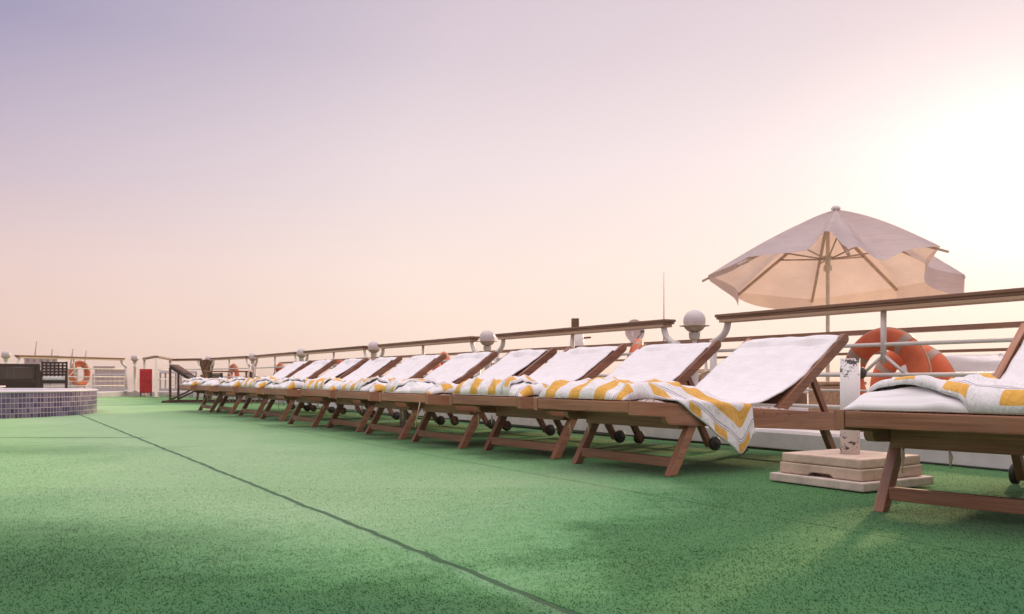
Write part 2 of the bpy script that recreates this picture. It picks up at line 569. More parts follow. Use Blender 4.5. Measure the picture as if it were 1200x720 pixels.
def make_peeling():
    """white paint flaking off a steel pipe near both ends"""
    m, nt, b = new_mat('flaking_white_paint')
    tc = N(nt, 'ShaderNodeTexCoord')
    sep = N(nt, 'ShaderNodeSeparateXYZ')
    nt.links.new(tc.outputs['Object'], sep.inputs[0])
    f = noise_tex(nt, tc.outputs['Object'], 20, 6, 0.75, (1.0, 1.0, 1.7))
    edge = ramp(nt, sep.outputs[2], [(0.16, 0.075), (0.28, 0.0), (0.40, 0.0), (0.50, 0.115)])
    k = mathn(nt, 'GREATER_THAN', mathn(nt, 'ADD', f, edge), 0.645)
    w = ramp(nt, noise_tex(nt, tc.outputs['Object'], 5, 4), [(0.3, (0.74, 0.69, 0.68)), (0.7, (0.82, 0.78, 0.77))])
    nt.links.new(mixc(nt, k, w, (0.06, 0.045, 0.04)), b.inputs['Base Color'])
    b.inputs['Roughness'].default_value = 0.5
    bump(nt, b, mathn(nt, 'SUBTRACT', 1.0, k), 0.4, 0.003)
    return m


def make_buoy():
    m, nt, b = new_mat('lifebuoy_orange')
    tc = N(nt, 'ShaderNodeTexCoord')
    sep = N(nt, 'ShaderNodeSeparateXYZ')
    nt.links.new(tc.outputs['Object'], sep.inputs[0])
    f = noise_tex(nt, tc.outputs['Object'], 7, 6, 0.7)
    col = ramp(nt, f, [(0.3, (0.60, 0.105, 0.038)), (0.7, (0.76, 0.185, 0.065))])
    nt.links.new(col, b.inputs['Base Color'])
    b.inputs['Roughness'].default_value = 0.6
    bump(nt, b, noise_tex(nt, tc.outputs['Object'], 60, 3), 0.15, 0.004)
    return m


def make_water(name, col):
    m, nt, b = new_mat(name)
    tc = N(nt, 'ShaderNodeTexCoord')
    b.inputs['Base Color'].default_value = (*col, 1)
    b.inputs['Roughness'].default_value = 0.12
    bump(nt, b, noise_tex(nt, tc.outputs['Object'], 0.6, 5, 0.6), 0.4, 0.3)
    return m


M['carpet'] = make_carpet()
M['towel'] = make_towel()
M['terry'] = make_terry()
M['print'] = make_print()
M['canopy'] = make_canopy()
M['tiles'] = make_tiles()
M['rattan'] = make_rattan()
M['slab'] = make_slab('terrazzo_slab', (0.60, 0.46, 0.36))
M['slab_pale'] = make_slab('pale_concrete_slab', (0.64, 0.54, 0.46))
M['peel'] = make_peeling()
M['buoy'] = make_buoy()
M['buoy_band'] = plain('buoy_reflective_band', (0.44, 0.31, 0.24), 0.5, 0.2, 10, 0.1)
M['rope'] = plain('weathered_rope', (0.55, 0.42, 0.30), 0.9, 0.2, 40, 0.3)
M['coping'] = plain('pool_coping', (0.62, 0.57, 0.61), 0.45, 0.1, 4, 0.1)
M['river'] = make_water('river_water', (0.10, 0.10, 0.10))
M['poolwater'] = make_water('pool_water', (0.12, 0.22, 0.26))
M['bank'] = plain('dusty_bank', (0.36, 0.29, 0.24), 0.95, 0.2, 0.05, 0.1)


# ------------------------------------------------------------------ the setting
def deck_point(p):
    return (p[0], p[1], deck_z(p))


far_edge = [(-7.2, 20.0), (-8.3, 20.75), (-9.06, 20.1), (-10.0, 17.0), (-11.3, 13.8), (-13.2, 8.0), (-12.5, -8.0)]
k0, k1 = rail_pt(-9.0), rail_pt(14.2)
edge_line = [(k0.x, k0.y), (k1.x, k1.y)] + far_edge
mb = MB()
fs = FOLD * U + V * (-6.0)
fe = (-9.10, 19.97)
inner = [(fs.x, fs.y), fe] + far_edge[3:] + [(-4.0, -9.0)]
outer = [(k0.x, k0.y), (k1.x, k1.y), far_edge[0], far_edge[1], far_edge[2], fe, (fs.x, fs.y)]
vi = [mb.bm.verts.new(deck_point(p)) for p in inner]
mb.face(vi)
vo_ = [mb.bm.verts.new(deck_point(p)) for p in outer]
mb.face(vo_)
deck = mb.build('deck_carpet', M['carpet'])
deck['kind'] = 'structure'
if deck.data.polygons[0].normal.z < 0:
    deck.data.flip_normals()

# the carpet's short pile, loose blades standing up from the turf
import numpy as np
rng = np.random.default_rng(3)
chunks = []
for y0, y1, dens in ((1.1, 2.2, 24000), (2.2, 3.4, 13000), (3.4, 5.2, 5500), (5.2, 8.3, 1800)):
    hw = 0.72 * y1 + 0.7
    n_ = int((y1 - y0) * 2 * hw * dens)
    chunks.append(np.stack([rng.uniform(-hw, hw, n_), rng.uniform(y0, y1, n_)], 1))
xy = np.concatenate(chunks)
s_ = xy[:, 0] * U.x + xy[:, 1] * U.y
t_ = xy[:, 0] * V.x + xy[:, 1] * V.y
pcx, pcy = -6.83, 10.16
keep = (s_ < 4.36) & (np.abs(s_ - (0.929 - 0.011 * t_)) > 0.013) & (np.hypot(xy[:, 0] - pcx, xy[:, 1] - pcy) > 1.71)
xy, s_ = xy[keep], s_[keep]
n_ = len(xy)
zz = -SLOPE * np.maximum(0, s_ - FOLD)
hgt = rng.uniform(0.0010, 0.0036, n_) * np.clip((8.4 - xy[:, 1]) / 4.5, 0.05, 1)
ang = rng.uniform(0, 2 * np.pi, n_)
lean = rng.uniform(0.8, 2.4, n_) * hgt
la = rng.normal(math.atan2(V.y, V.x), 1.0, n_)
wd = rng.uniform(0.0009, 0.0019, n_)
co_ = np.zeros((n_, 3, 3))
co_[:, 0, 0] = xy[:, 0] - wd * np.cos(ang)
co_[:, 0, 1] = xy[:, 1] - wd * np.sin(ang)
co_[:, 1, 0] = xy[:, 0] + wd * np.cos(ang)
co_[:, 1, 1] = xy[:, 1] + wd * np.sin(ang)
co_[:, 2, 0] = xy[:, 0] + lean * np.cos(la)
co_[:, 2, 1] = xy[:, 1] + lean * np.sin(la)
co_[:, 0, 2] = co_[:, 1, 2] = zz - 0.0005
co_[:, 2, 2] = zz + hgt
me = bpy.data.meshes.new('carpet_pile')
me.vertices.add(n_ * 3)
me.vertices.foreach_set('co', co_.reshape(-1).astype(np.float32))
me.loops.add(n_ * 3)
me.loops.foreach_set('vertex_index', np.arange(n_ * 3, dtype=np.int32))
me.polygons.add(n_)
me.polygons.foreach_set('loop_start', np.arange(0, n_ * 3, 3, dtype=np.int32))
me.polygons.foreach_set('loop_total', np.full(n_, 3, dtype=np.int32))
me.update(calc_edges=True)
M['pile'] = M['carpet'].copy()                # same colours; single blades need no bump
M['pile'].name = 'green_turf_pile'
for l in list(M['pile'].node_tree.links):
    if l.to_socket.name == 'Normal' and l.to_node.type == 'BSDF_PRINCIPLED':
        M['pile'].node_tree.links.remove(l)
pnt = M['pile'].node_tree                         # thin plastic blades let the light through
pb = [n for n in pnt.nodes if n.type == 'BSDF_PRINCIPLED'][0]
ptr = N(pnt, 'ShaderNodeBsdfTranslucent')
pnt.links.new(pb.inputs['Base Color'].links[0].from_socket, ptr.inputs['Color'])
pmx = N(pnt, 'ShaderNodeMixShader')
pmx.inputs[0].default_value = 0.6
pnt.links.new(pb.outputs[0], pmx.inputs[1])
pnt.links.new(ptr.outputs[0], pmx.inputs[2])
pnt.links.new(pmx.outputs[0], [n for n in pnt.nodes if n.type == 'OUTPUT_MATERIAL'][0].inputs['Surface'])
me.materials.append(M['pile'])
o = bpy.data.objects.new('carpet_pile', me)
C.objects.link(o)
o['kind'] = 'stuff'

# kerb round the deck edge: one sheet of profile swept along the edge
mb = MB()
prof = [(0.0, -0.06), (0.0, 0.100), (0.016, 0.118), (0.27, 0.122), (0.29, 0.10), (0.29, -0.5)]
rings = []
pts = [Vector((p[0], p[1], 0)) for p in edge_line]
for i, p in enumerate(pts):
    d = (pts[min(i + 1, len(pts) - 1)] - pts[max(i - 1, 0)]).normalized()
    n = Vector((d.y, -d.x, 0))
    rings.append([mb.bm.verts.new(p + n * o + Vector((0, 0, z + deck_z(p)))) for o, z in prof])
for A, B in zip(rings, rings[1:]):
    for k in range(len(prof) - 1):
        mb.face([A[k], B[k], B[k + 1], A[k + 1]])
kerb = mb.build('kerb', M['kerbpaint'])
kerb['kind'] = 'structure'

# ship's side below the deck, river, far bank
mb = MB()
low = [mb.bm.verts.new((p.x, p.y, -6.5)) for p in pts]
top = [mb.bm.verts.new((p.x, p.y, -0.1)) for p in pts]
for i in range(len(pts) - 1):
    mb.face([low[i], low[i + 1], top[i + 1], top[i]])
o = mb.build('ship_side', M['hull'])
o['kind'] = 'structure'
mb = MB()
S = 2000
mb.face([mb.bm.verts.new(p) for p in ((-S, -S, -6.2), (S, -S, -6.2), (S, S, -6.2), (-S, S, -6.2))])
o = mb.build('river', M['river'])
o['kind'] = 'structure'
mb = MB()
prev = None
for k in range(90):
    a = R(-75 + 150 * k / 89)
    d = Vector((math.sin(a), math.cos(a), 0))
    h = -4 + 5.5 * noise.noise(Vector((k * .17, 3, 1))) + 3.0
    ring = [mb.bm.verts.new(d * r + Vector((0, 0, z))) for r, z in ((900, -6.6), (930, h * .4 - 2), (1100, h), (1500, h + 1.5), (1700, -7))]
    if prev:
        for i in range(4):
            mb.face([prev[i], ring[i], ring[i + 1], prev[i + 1]], None, True)
    prev = ring
o = mb.build('far_bank', M['bank'])
o['kind'] = 'structure'


# ------------------------------------------------------------------ sun loungers
A_, LEN, XC, B_, ZC, XB, ZB, XP = 0.357, 1.283, -0.226, 0.366, 0.34, 1.329, 0.648, 0.785
TILT = 0.06 / 1.013
HEAD = 1.50
WHEEL_Z = -SLOPE * LEN


def zt(u):
    return ZC - TILT * (u - XC)


def lean_leg(m, u_top, u_bot, y, ztop, zbot, wd, th):
    """leg with horizontal cut ends: wd along u, th across"""
    m.prism([(u_bot, zbot), (u_bot + wd, zbot), (u_top + wd, ztop), (u_top, ztop)], y - th / 2, y + th / 2)


def make_lounger():
    root = thing('sun_lounger', '', 'sun lounger', group='wooden sun loungers in a row along the railing')
    W = M['teak']
    for s in (-1, 1):
        y0, y1 = (B_ - 0.032) * s, B_ * s
        notch = -0.02
        ps = [(XC, zt(XC)), (XC, zt(XC) - 0.062), (notch - .015, zt(notch) - 0.062)]
        for k in range(7):
            a = math.pi / 2 * k / 6
            ps.append((notch - 0.015 + 0.034 * (1 - math.cos(a)) * 1.0, zt(notch) - 0.064 - 0.034 * math.sin(a)))
        ps += [(HEAD, zt(HEAD) - 0.092), (HEAD, zt(HEAD))]
        m = MB()
        m.prism(ps, min(y0, y1), max(y0, y1))
        sr = m.build('side_rail', W, root, 0.004)
        for u in (0.62, 0.72, 0.81):
            m = MB()
            m.lathe([(0.004, 0), (0.004, 0.0025)], (u, B_ * s - (0.0005 if s > 0 else 0.0022), zt(u) - 0.022), 8, 'y')
            m.build('bolt', M['dark'], sr)
        m = MB()
        lean_leg(m, 0.150, 0.0, (A_ - 0.022) * s, zt(.15) - 0.055, 0.0, 0.05, 0.036)
        m.build('leg', W, root, 0.004)
        m = MB()
        yy = (B_ - 0.056) * s
        lean_leg(m, LEN - 0.175, LEN - 0.035, yy, zt(LEN - .17) - 0.03, WHEEL_Z + 0.022, 0.045, 0.034)
        lg = m.build('leg', W, root, 0.004)
        m = MB()
        yw = yy + 0.032 * s
        prof_w = [(0.0, -.015), (0.036, -.015), (0.044, -.010), (0.044, .010), (0.036, .015), (0.016, .015), (0.014, .019), (0.0, .019)]
        if s < 0:
            prof_w = [(r, -z) for r, z in prof_w]
        m.lathe(prof_w, (LEN, yw, WHEEL_Z + 0.045), 20, 'y')
        m.build('wheel', M['rubber'], lg)
    m = MB()
    m.beam((XC + .016, -B_ + .034, zt(XC) - .029), (XC + .016, B_ - .034, zt(XC) - .029), 0.03, 0.050)
    m.build('end_board', W, root, 0.004)
    m = MB()
    m.beam((HEAD - .016, -B_ + .034, zt(HEAD) - .045), (HEAD - .016, B_ - .034, zt(HEAD) - .045), 0.03, 0.085)
    m.build('end_board', W, root, 0.004)
    m = MB()
    m.beam((0.10, -B_ + .034, zt(.1) - .072), (0.10, B_ - .034, zt(.1) - .072), 0.032, 0.085)
    m.build('cross_beam', W, root, 0.003)
    m = MB()
    m.beam((LEN - .16, -B_ + .034, zt(LEN) - .06), (LEN - .16, B_ - .034, zt(LEN) - .06), 0.032, 0.05)
    m.build('cross_beam', W, root, 0.003)
    m = MB()
    m.beam((0.052, -A_ + .04, 0.058), (0.052, A_ - .04, 0.058), 0.026, 0.044)
    m.build('stretcher', W, root, 0.004)
    m = MB()
    m.beam((LEN, -B_ + .07, WHEEL_Z + .045), (LEN, B_ - .07, WHEEL_Z + .045), 0.014, 0.014)
    m.build('axle', M['dark'], root)
    m = MB()
    u = XC + 0.07
    while u < HEAD - 0.08:
        m.beam((u, -B_ + .033, zt(u) - .020), (u, B_ - .033, zt(u) - .020), 0.05, 0.014)
        u += 0.068
    m.build('slats', W, root)
    # backrest
    p, q = Vector((XP, 0, zt(XP) - 0.012)), Vector((XB, 0, ZB))
    d = (q - p).normalized()
    up = Vector((-d.z, 0, d.x))
    m = MB()
    L = (q - p).length
    k = 0.10
    while k < L - 0.05:
        c = p + d * k
        m.beam(c + Vector((0, -B_ + .065, 0)), c + Vector((0, B_ - .065, 0)), 0.05, 0.014, up)
        k += 0.066
    c = p + d * (L - 0.075) - up * .012
    m.beam(c + Vector((0, -B_ + .065, 0)), c + Vector((0, B_ - .065, 0)), 0.045, 0.026, up)
    br = m.build('backrest', W, root)
    for s in (-1, 1):
        y = (B_ - 0.050) * s
        m = MB()
        # stile with a rounded top end, outline in u,z
        w = 0.027
        o = []
        for a in range(0, 9):
            ang = math.pi / 2 - math.pi * a / 8
            o.append(q + d * (w * math.cos(ang)) + up * (w * math.sin(ang)))
        o += [p - up * w, p + up * w]
        m.prism([(v.x, v.z) for v in o], y - .015, y + .015)
        m.build('stile', W, br, 0.003)
    m = MB()
    sA = p + d * 0.36 - up * .01
    sB = Vector((1.235, 0, zt(1.235) - 0.03))
    for s in (-1, 1):
        y = (B_ - 0.081) * s
        m.beam(sA + Vector((0, y, 0)), sB + Vector((0, y, 0)), 0.022, 0.034, (1, 0, 0.3))
    m.beam(sB + Vector((0, -B_ + .034, 0)), sB + Vector((0, B_ - .034, 0)), 0.026, 0.026)
    m.build('back_support', W, root, 0.003)
    # printed pad under the white cover
    m = MB()

    def pad(a, b):
        u = XC + .09 + (XP + .05 - XC - .09) * a
        y = (B_ - .012) * (2 * b - 1)
        e = min(1.0, min(b, 1 - b) / .04, a / .03 + .001)
        return (u, y, zt(u) - .006 + .016 * math.sqrt(max(e, 0)) + .004 * noise.noise(Vector((u * 5, y * 5, 0))))
    m.grid(pad, 40, 24, lambda a, b: (a, b * .7))
    m.build('seat_pad', M['print'], root, 0, 0.012)
    return root


def seat_path():
    """u,z of the white cover: over the backrest top, down the back, out along the seat"""
    p, q = Vector((XP, 0, zt(XP) - 0.012)), Vector((XB, 0, ZB))
    d = (q - p).normalized()
    up = Vector((-d.z, 0, d.x))
    L = (q - p).length
    out = []
    base = q - d * .03
    for t in (-0.16, -0.08):
        out.append(base - up * 0.034 + d * t)
    for a in range(0, 7):
        ang = -math.pi / 2 + math.pi * a / 6
        out.append(base + up * (0.034 * math.sin(ang)) + d * (0.034 * math.cos(ang)))
    n = 12
    j = p + d * 0.34 + up * 0.036
    for k in range(1, n):
        out.append((base + up * .034).lerp(j, k / n))
    e = Vector((XP - 0.30, 0, zt(XP - .30) + .02))
    ctrl = p + up * 0.012 + Vector((-.01, 0, .014))
    for k in range(0, 11):
        t = k / 10
        out.append(j * (1 - t) ** 2 + ctrl * 2 * t * (1 - t) + e * t * t)
    for k in range(1, 9):
        u = XP - .30 - (XP - .30 - .12) * k / 8
        out.append(Vector((u, 0, zt(u) + .02)))
    return out


def make_cover(seed):
    path = seat_path()
    acc = [0]
    for a, b in zip(path, path[1:]):
        acc.append(acc[-1] + (b - a).length)
    T = acc[-1]

    def samp(t):
        s = t * T
        for i in range(len(path) - 1):
            if s <= acc[i + 1] + 1e-9:
                k = (s - acc[i]) / max(1e-9, acc[i + 1] - acc[i])
                dd = (path[i + 1] - path[i]).normalized()
                return path[i].lerp(path[i + 1], k), dd
        return path[-1], (path[-1] - path[-2]).normalized()
    m = MB()

    def fn(a, b):
        p, dd = samp(a)
        y = (2 * b - 1)
        nrm = Vector((-dd.z, 0, dd.x))
        if nrm.z < 0 and a > .2:
            nrm = -nrm
        half = 0.318 + 0.012 * noise.noise(Vector((a * 4, seed, b > .5)))
        if a > .55:
            half += 0.022 * min(1, (a - .55) / .2)
        if .1 < a < .2:
            half -= 0.022 * (1 - abs(a - .14) / .06 if abs(a - .14) < .06 else 0)
        w = 0.014 * noise.noise(Vector((a * 5, y * 1.6, seed * 3.1))) + 0.006 * noise.noise(Vector((a * 16, y * 3, seed))) + 0.004 * math.sin(a * 60 + y * 5 + seed) * max(0, noise.noise(Vector((a * 6, y * 2, seed + 3))))
        sag = 0.006 - 0.012 * (1 - y * y) if a > .14 else 0
        k = 0.2 if a < .16 else 1.0
        q = p + nrm * ((w + sag) * k)
        return (q.x, y * half, q.z)
    m.grid(fn, 90, 36, lambda a, b: (a * T, b * .66))
    return m, 0.008


def ss(a, b, x):
    x = max(0, min(1, (x - a) / (b - a)))
    return x * x * (3 - 2 * x)


def make_towel_mesh(seed, hang=False, tall=0.085, u1=0.36, mode='v', c=0.10, k=0.4, vl=0.345):
    """a towel folded double: a rumpled lower layer and an upper layer with a bordered hem.
    v runs towards the lounger's right side; the upper hem lies at v = c + k*u, or (mode 'u') at u = c + k*v"""
    u0 = XC + 0.012
    m = MB()

    def dome(x):
        return math.sqrt(max(0, 1 - (1 - max(0, min(1, x))) ** 2))

    def lump(u, v):
        a = (u - u0) / (u1 - u0)
        top = tall * (1 + 0.20 * noise.noise(Vector((v * 3.2, seed * 2.7, .5))))
        prof = dome(a / .13) * (1 - 0.78 * ss(.40 if not hang else .55, .97, a))
        h = top * prof
        h += 0.018 * noise.noise(Vector((u * 8 + v * 2, v * 4.0, seed))) * prof
        h += 0.008 * noise.noise(Vector((u * 24, v * 9, seed + 5))) * prof
        h += 0.019 * (1 - min(1, abs(noise.noise(Vector((u * 7 + v * 5, v * 3 - u * 2, seed * 1.7))) * 3.2))) ** 2 * prof
        h -= 0.014 * (1 - min(1, abs(noise.noise(Vector((u * 5 - v * 4, v * 6 + u * 3, seed * 2.3))) * 4))) ** 2 * prof
        h += 0.011 * math.sin(v * 23 + u * 11 + seed) * prof * (0.4 + noise.noise(Vector((v * 3, u * 3, seed + 8))))
        return h, prof, a

    def floor_z(u, a):
        return zt(u) + (0.001 if a < .06 else 0.001 + 0.013 * min(1, (a - .06) / .1))

    if hang:
        def endv(u):
            return B_ + 0.02 + max(-0.10, min(0.225, (u - 0.03) * 0.60 - 0.01)) - 0.10 * ss(.43, .52, u)

        def parm(a, b):
            u = u0 + (u1 - u0) * a
            left = -vl + 0.02 * noise.noise(Vector((u * 5, seed, 9)))
            return u, left + (endv(u) - left) * b

        def fn(a, b):
            u, v = parm(a, b)
            h, prof, _ = lump(u, v)
            h *= dome(b * 2 * vl / .07) * .9 + .1
            if endv(u) < B_ + .03:
                h *= dome((endv(u) - v) / .08)
            z = floor_z(u, a) + max(0.002, h)
            y = -v
            x0 = B_ - 0.10
            if v > x0:
                zt_edge = zt(u) + 0.018
                f = ss(0, 0.11, v - x0)
                z = z * (1 - f) + zt_edge * f
                over = v - (B_ - 0.005)
                if over > 0:
                    z = zt_edge - max(0, over - 0.01)
                    y = -(B_ + 0.005 + 0.010 * ss(0, 0.03, over) + 0.014 * ss(.05, .2, over) + 0.006 * math.sin(u * 40) * ss(0, .1, over))
            return (u, y, z)

        def uvf(a, b):
            u, v = parm(a, b)
            return (u * 1.05 + 0.07, v - endv(u))
        m.grid(fn, 70, 90, uvf)
        return m, 0.007

    def left(u):
        return -vl + 0.02 * noise.noise(Vector((u * 5, seed, 9)))

    def right(u):
        return vl + 0.015 * noise.noise(Vector((u * 7, seed, 4)))

    def low(u, v):
        h, prof, a = lump(u, v)
        e = min(v - left(u), right(u) - v)
        h *= dome(e / .07) * .92 + .08
        return h, prof, a

    def fn_low(a, b):
        u = u0 + (u1 - u0) * a
        v = left(u) + (right(u) - left(u)) * b
        h, prof, _ = low(u, v)
        return (u, -v, floor_z(u, a) + max(.002, h * .93 - .004))

    def uv_low(a, b):
        u = u0 + (u1 - u0) * a
        v = left(u) + (right(u) - left(u)) * b
        d = (v - right(u)) + .05 * (u / .3)
        return (u + seed * .07, max(-.098, d + .012))
    m.grid(fn_low, 60, 76, uv_low)

    def hemwob(t):
        return .022 * noise.noise(Vector((t * 6, seed, 2.2))) + .008 * noise.noise(Vector((t * 19, seed, 7)))

    def up_point(u, v, d):
        """d: distance inside the hem"""
        h, prof, a = low(u, v)
        lift = .006 + .017 * dome(d / .03) * (1 - .5 * ss(.03, .25, d)) + .006 * noise.noise(Vector((u * 11, v * 11, seed + 2)))
        sl = min(v - left(u), right(u) - v)
        return (u - .010 * prof * (1 if a < .2 else 0), -v, floor_z(u, max(0, a)) + max(.004, h + lift * max(prof, .35) * (dome(sl / .04) * .8 + .2)))

    if mode == 'v':
        def pv(a, b):
            u = u0 + (u1 - u0) * a
            e = min(right(u) - .004, c + k * u + hemwob(u))
            l = left(u) - .002
            return u, l + (max(e, l + .02) - l) * b, e
        m.grid(lambda a, b: up_point(pv(a, b)[0], pv(a, b)[1], pv(a, b)[2] - pv(a, b)[1]), 60, 70,
               lambda a, b: (pv(a, b)[0] + seed * .07, pv(a, b)[1] - pv(a, b)[2]))
    else:
        def pu(a, b):
            v = -vl - .002 + (2 * vl - .004) * b
            e = max(u0 - .004, c + k * v + hemwob(v))
            return e + (u1 - e) * a, v, e
        m.grid(lambda a, b: up_point(pu(a, b)[0], pu(a, b)[1], pu(a, b)[0] - pu(a, b)[2]), 60, 70,
               lambda a, b: (pu(a, b)[1] + seed * .07, pu(a, b)[2] - pu(a, b)[0]))
    return m, 0.007


# position of each lounger's left front foot (x, y) and its heading
poses = [(1.183, 2.813, 41.5), (0.299, 4.378, 34.3), (-0.183, 5.175, 34.9), (-0.703, 5.877, 32.3), (-1.159, 6.668, 30.4),
         (-1.637, 7.481, 32.5), (-2.144, 8.12, 32.2), (-2.70, 9.12, 32.0), (-3.20, 9.95, 31.6), (-3.76, 10.80, 32.2), (-4.22, 11.45, 31.4)]
place = ['nearest sun lounger, cut by the right edge of the photo',
         'sun lounger left of the umbrella stand, towel hanging over its side rail',
         'sun lounger on the far side of the one with the hanging towel',
         'fourth sun lounger counted from the right edge, two beyond the hanging towel',
         'fifth sun lounger counted from the right edge, its prop below the second railing lamp',
         'sun lounger in the middle of the row, sixth from the right edge',
         'seventh sun lounger counted from the right edge of the photo',
         'eighth sun lounger from the right edge, fourth from the far end of the row',
         'third sun lounger from the far end of the row by the pool',
         'sun lounger next to the last at the far end of the row',
         'farthest sun lounger of the row, last towards the pool and red box']
who = ['the nearest lounger at the right edge', 'the lounger left of the umbrella stand', 'the third lounger from the right',
       'the fourth lounger from the right', 'the fifth lounger from the right', 'the sixth lounger, mid row',
       'the seventh lounger from the right', 'the eighth lounger from the right', 'the third lounger from the far end',
       'the next to last far lounger', 'the farthest lounger of the row']

proto = make_lounger()
cover_variants, towel_variants = [], []
for k in range(4):
    mbk, th = make_cover(1.7 + k * 3.3)
    cover_variants.append((mbk, th))
tv = [dict(seed=1, tall=0.062, u1=0.50, mode='u', c=-.203, k=-.36), dict(seed=2, hang=True, tall=0.072, u1=0.52),
      dict(seed=3, tall=.062, c=.16, k=-.35), dict(seed=4, tall=.060, c=-.03, k=.55), dict(seed=5, tall=.058, c=.20, k=.3),
      dict(seed=6, tall=.064, c=.05, k=-.5), dict(seed=8, tall=.058, mode='u', c=-.12, k=.25)]
cov_obs = [mbk.build('backrest_cover', M['terry'], None, 0, th, recalc=True) for mbk, th in cover_variants]
tow_obs = []
for a in tv:
    mbk, th = make_towel_mesh(**a)
    tow_obs.append(mbk.build('striped_towel', M['towel'], None, 0, th))
used_c, used_t = set(), set()
order_t = [0, 1, 2, 3, 4, 5, 6, 2, 6, 3, 6]
for i, (x, y, yaw) in enumerate(poses):
    th = R(yaw)
    v = Vector((-math.sin(th), math.cos(th), 0))
    base = Vector((x, y, 0)) - v * A_
    o = proto if i == 0 else copy_tree(proto)
    o.location = base
    o.rotation_euler = (0, 0, th)
    tag(o, 'wooden ' + place[i], 'sun lounger', 'wooden sun loungers in a row along the railing')
    ci = i % 4
    c = cov_obs[ci] if ci not in used_c else cov_obs[ci].copy()
    if ci in used_c:
        C.objects.link(c)
    used_c.add(ci)
    c.location = base
    c.rotation_euler = (0, 0, th)
    if i == 0:
        c.scale = (1, 0.87, 1)               # this cover is pulled narrower, the stiles stay bare
    tag(c, 'white terry cover over the backrest of ' + who[i], 'towel', 'white terry covers on the loungers')
    ti = order_t[i]
    t = tow_obs[ti] if ti not in used_t else tow_obs[ti].copy()
    if ti in used_t:
        C.objects.link(t)
    used_t.add(ti)
    t.location = base
    t.rotation_euler = (0, 0, th)
    tag(t, ('yellow striped towel rumpled on the foot of ' + who[i]) if i != 1 else
        'white and yellow striped towel hanging over a side rail by the umbrella stand', 'towel', 'striped towels on the loungers')
    if i == 0:
        for yy, ln in ((0.20, .06), (0.06, .035)):
            m = MB()
            m.tube([(XC + .10, yy, zt(0) - .1), (XC + .10, yy - .004, zt(0) - .12), (XC + .10, yy - .002, zt(0) - .12 - ln)], [.002, .006, .001], 6)
            m.build('loose_strap', M['rope'], o)
    if i == 3:
        m = MB()
        m.tube([(XC - .004, -.27, zt(XC) - .05), (XC - .01, -.25, .22), (XC - .004, -.20, .13)], .004, 6)
        m.build('cord', M['rope'], o)


# ------------------------------------------------------------------ parasol base
def parasol_base(loc, rz, label):
    root = thing('umbrella_stand', label, 'umbrella stand', loc, rz, 'empty umbrella stands')
    s = 0.46
    m = MB()
    m.box((0, 0, .017), (s, s, .034))
    m.build('bottom_slab', M['slab_pale'], root, 0.005)
    m = MB()
    h = .045
    hw = s / 2 - .03
    # slab with a hand slot cut into the underside of one edge
    m.prism([(-hw, .036), (-.06, .036), (-.04, .050), (.05, .050), (.07, .036), (hw, .036), (hw, .036 + h), (-hw, .036 + h)], -hw + .05, -hw)
    m.box((0, .025, .036 + h / 2), (2 * hw, 2 * hw - .05, h))
    m.build('middle_slab', M['slab'], root, 0.005)
    m = MB()
    m.box((0, 0, .0835 + .0185), (2 * hw - .012, 2 * hw - .012, .037))
    m.build('top_slab', M['slab'], root, 0.006)
    m = MB()
    m.lathe([(.0395, .1215), (.0395, .52), (.036, .52), (.036, .30)], (0, 0, 0), 28)
    pp = m.build('pipe', M['peel'], root)
    m = MB()
    m.tube([(0, .03, .46), (0, .075, .46)], .008, 8)
    m.lathe([(0, 0), (.024, 0), (.026, .006), (.026, .014), (.010, .02), (0, .02)], (0, .062, .46), 14, 'y')
    m.build('clamp_knob', M['dark'], pp)
    return root


parasol_base((1.42, 3.585, -0.0), R(-58), 'empty umbrella stand of stacked stone slabs with a flaking white pipe')
root = thing('pipe_stand', 'short white pipe on a round foot, half hidden below the middle loungers', 'pipe', (-.966, 7.55, 0))
m = MB()
m.lathe([(.10, 0), (.10, .008), (.09, .012), (.03, .014)], (0, 0, 0), 20)
m.build('foot', M['white_metal'], root)
m = MB()
m.lathe([(.028, .01), (.028, .235), (.024, .235), (.024, .1)], (0, 0, 0), 16)
m.build('pipe', M['white_metal'], root)


# ------------------------------------------------------------------ railing
RZ = 0.897


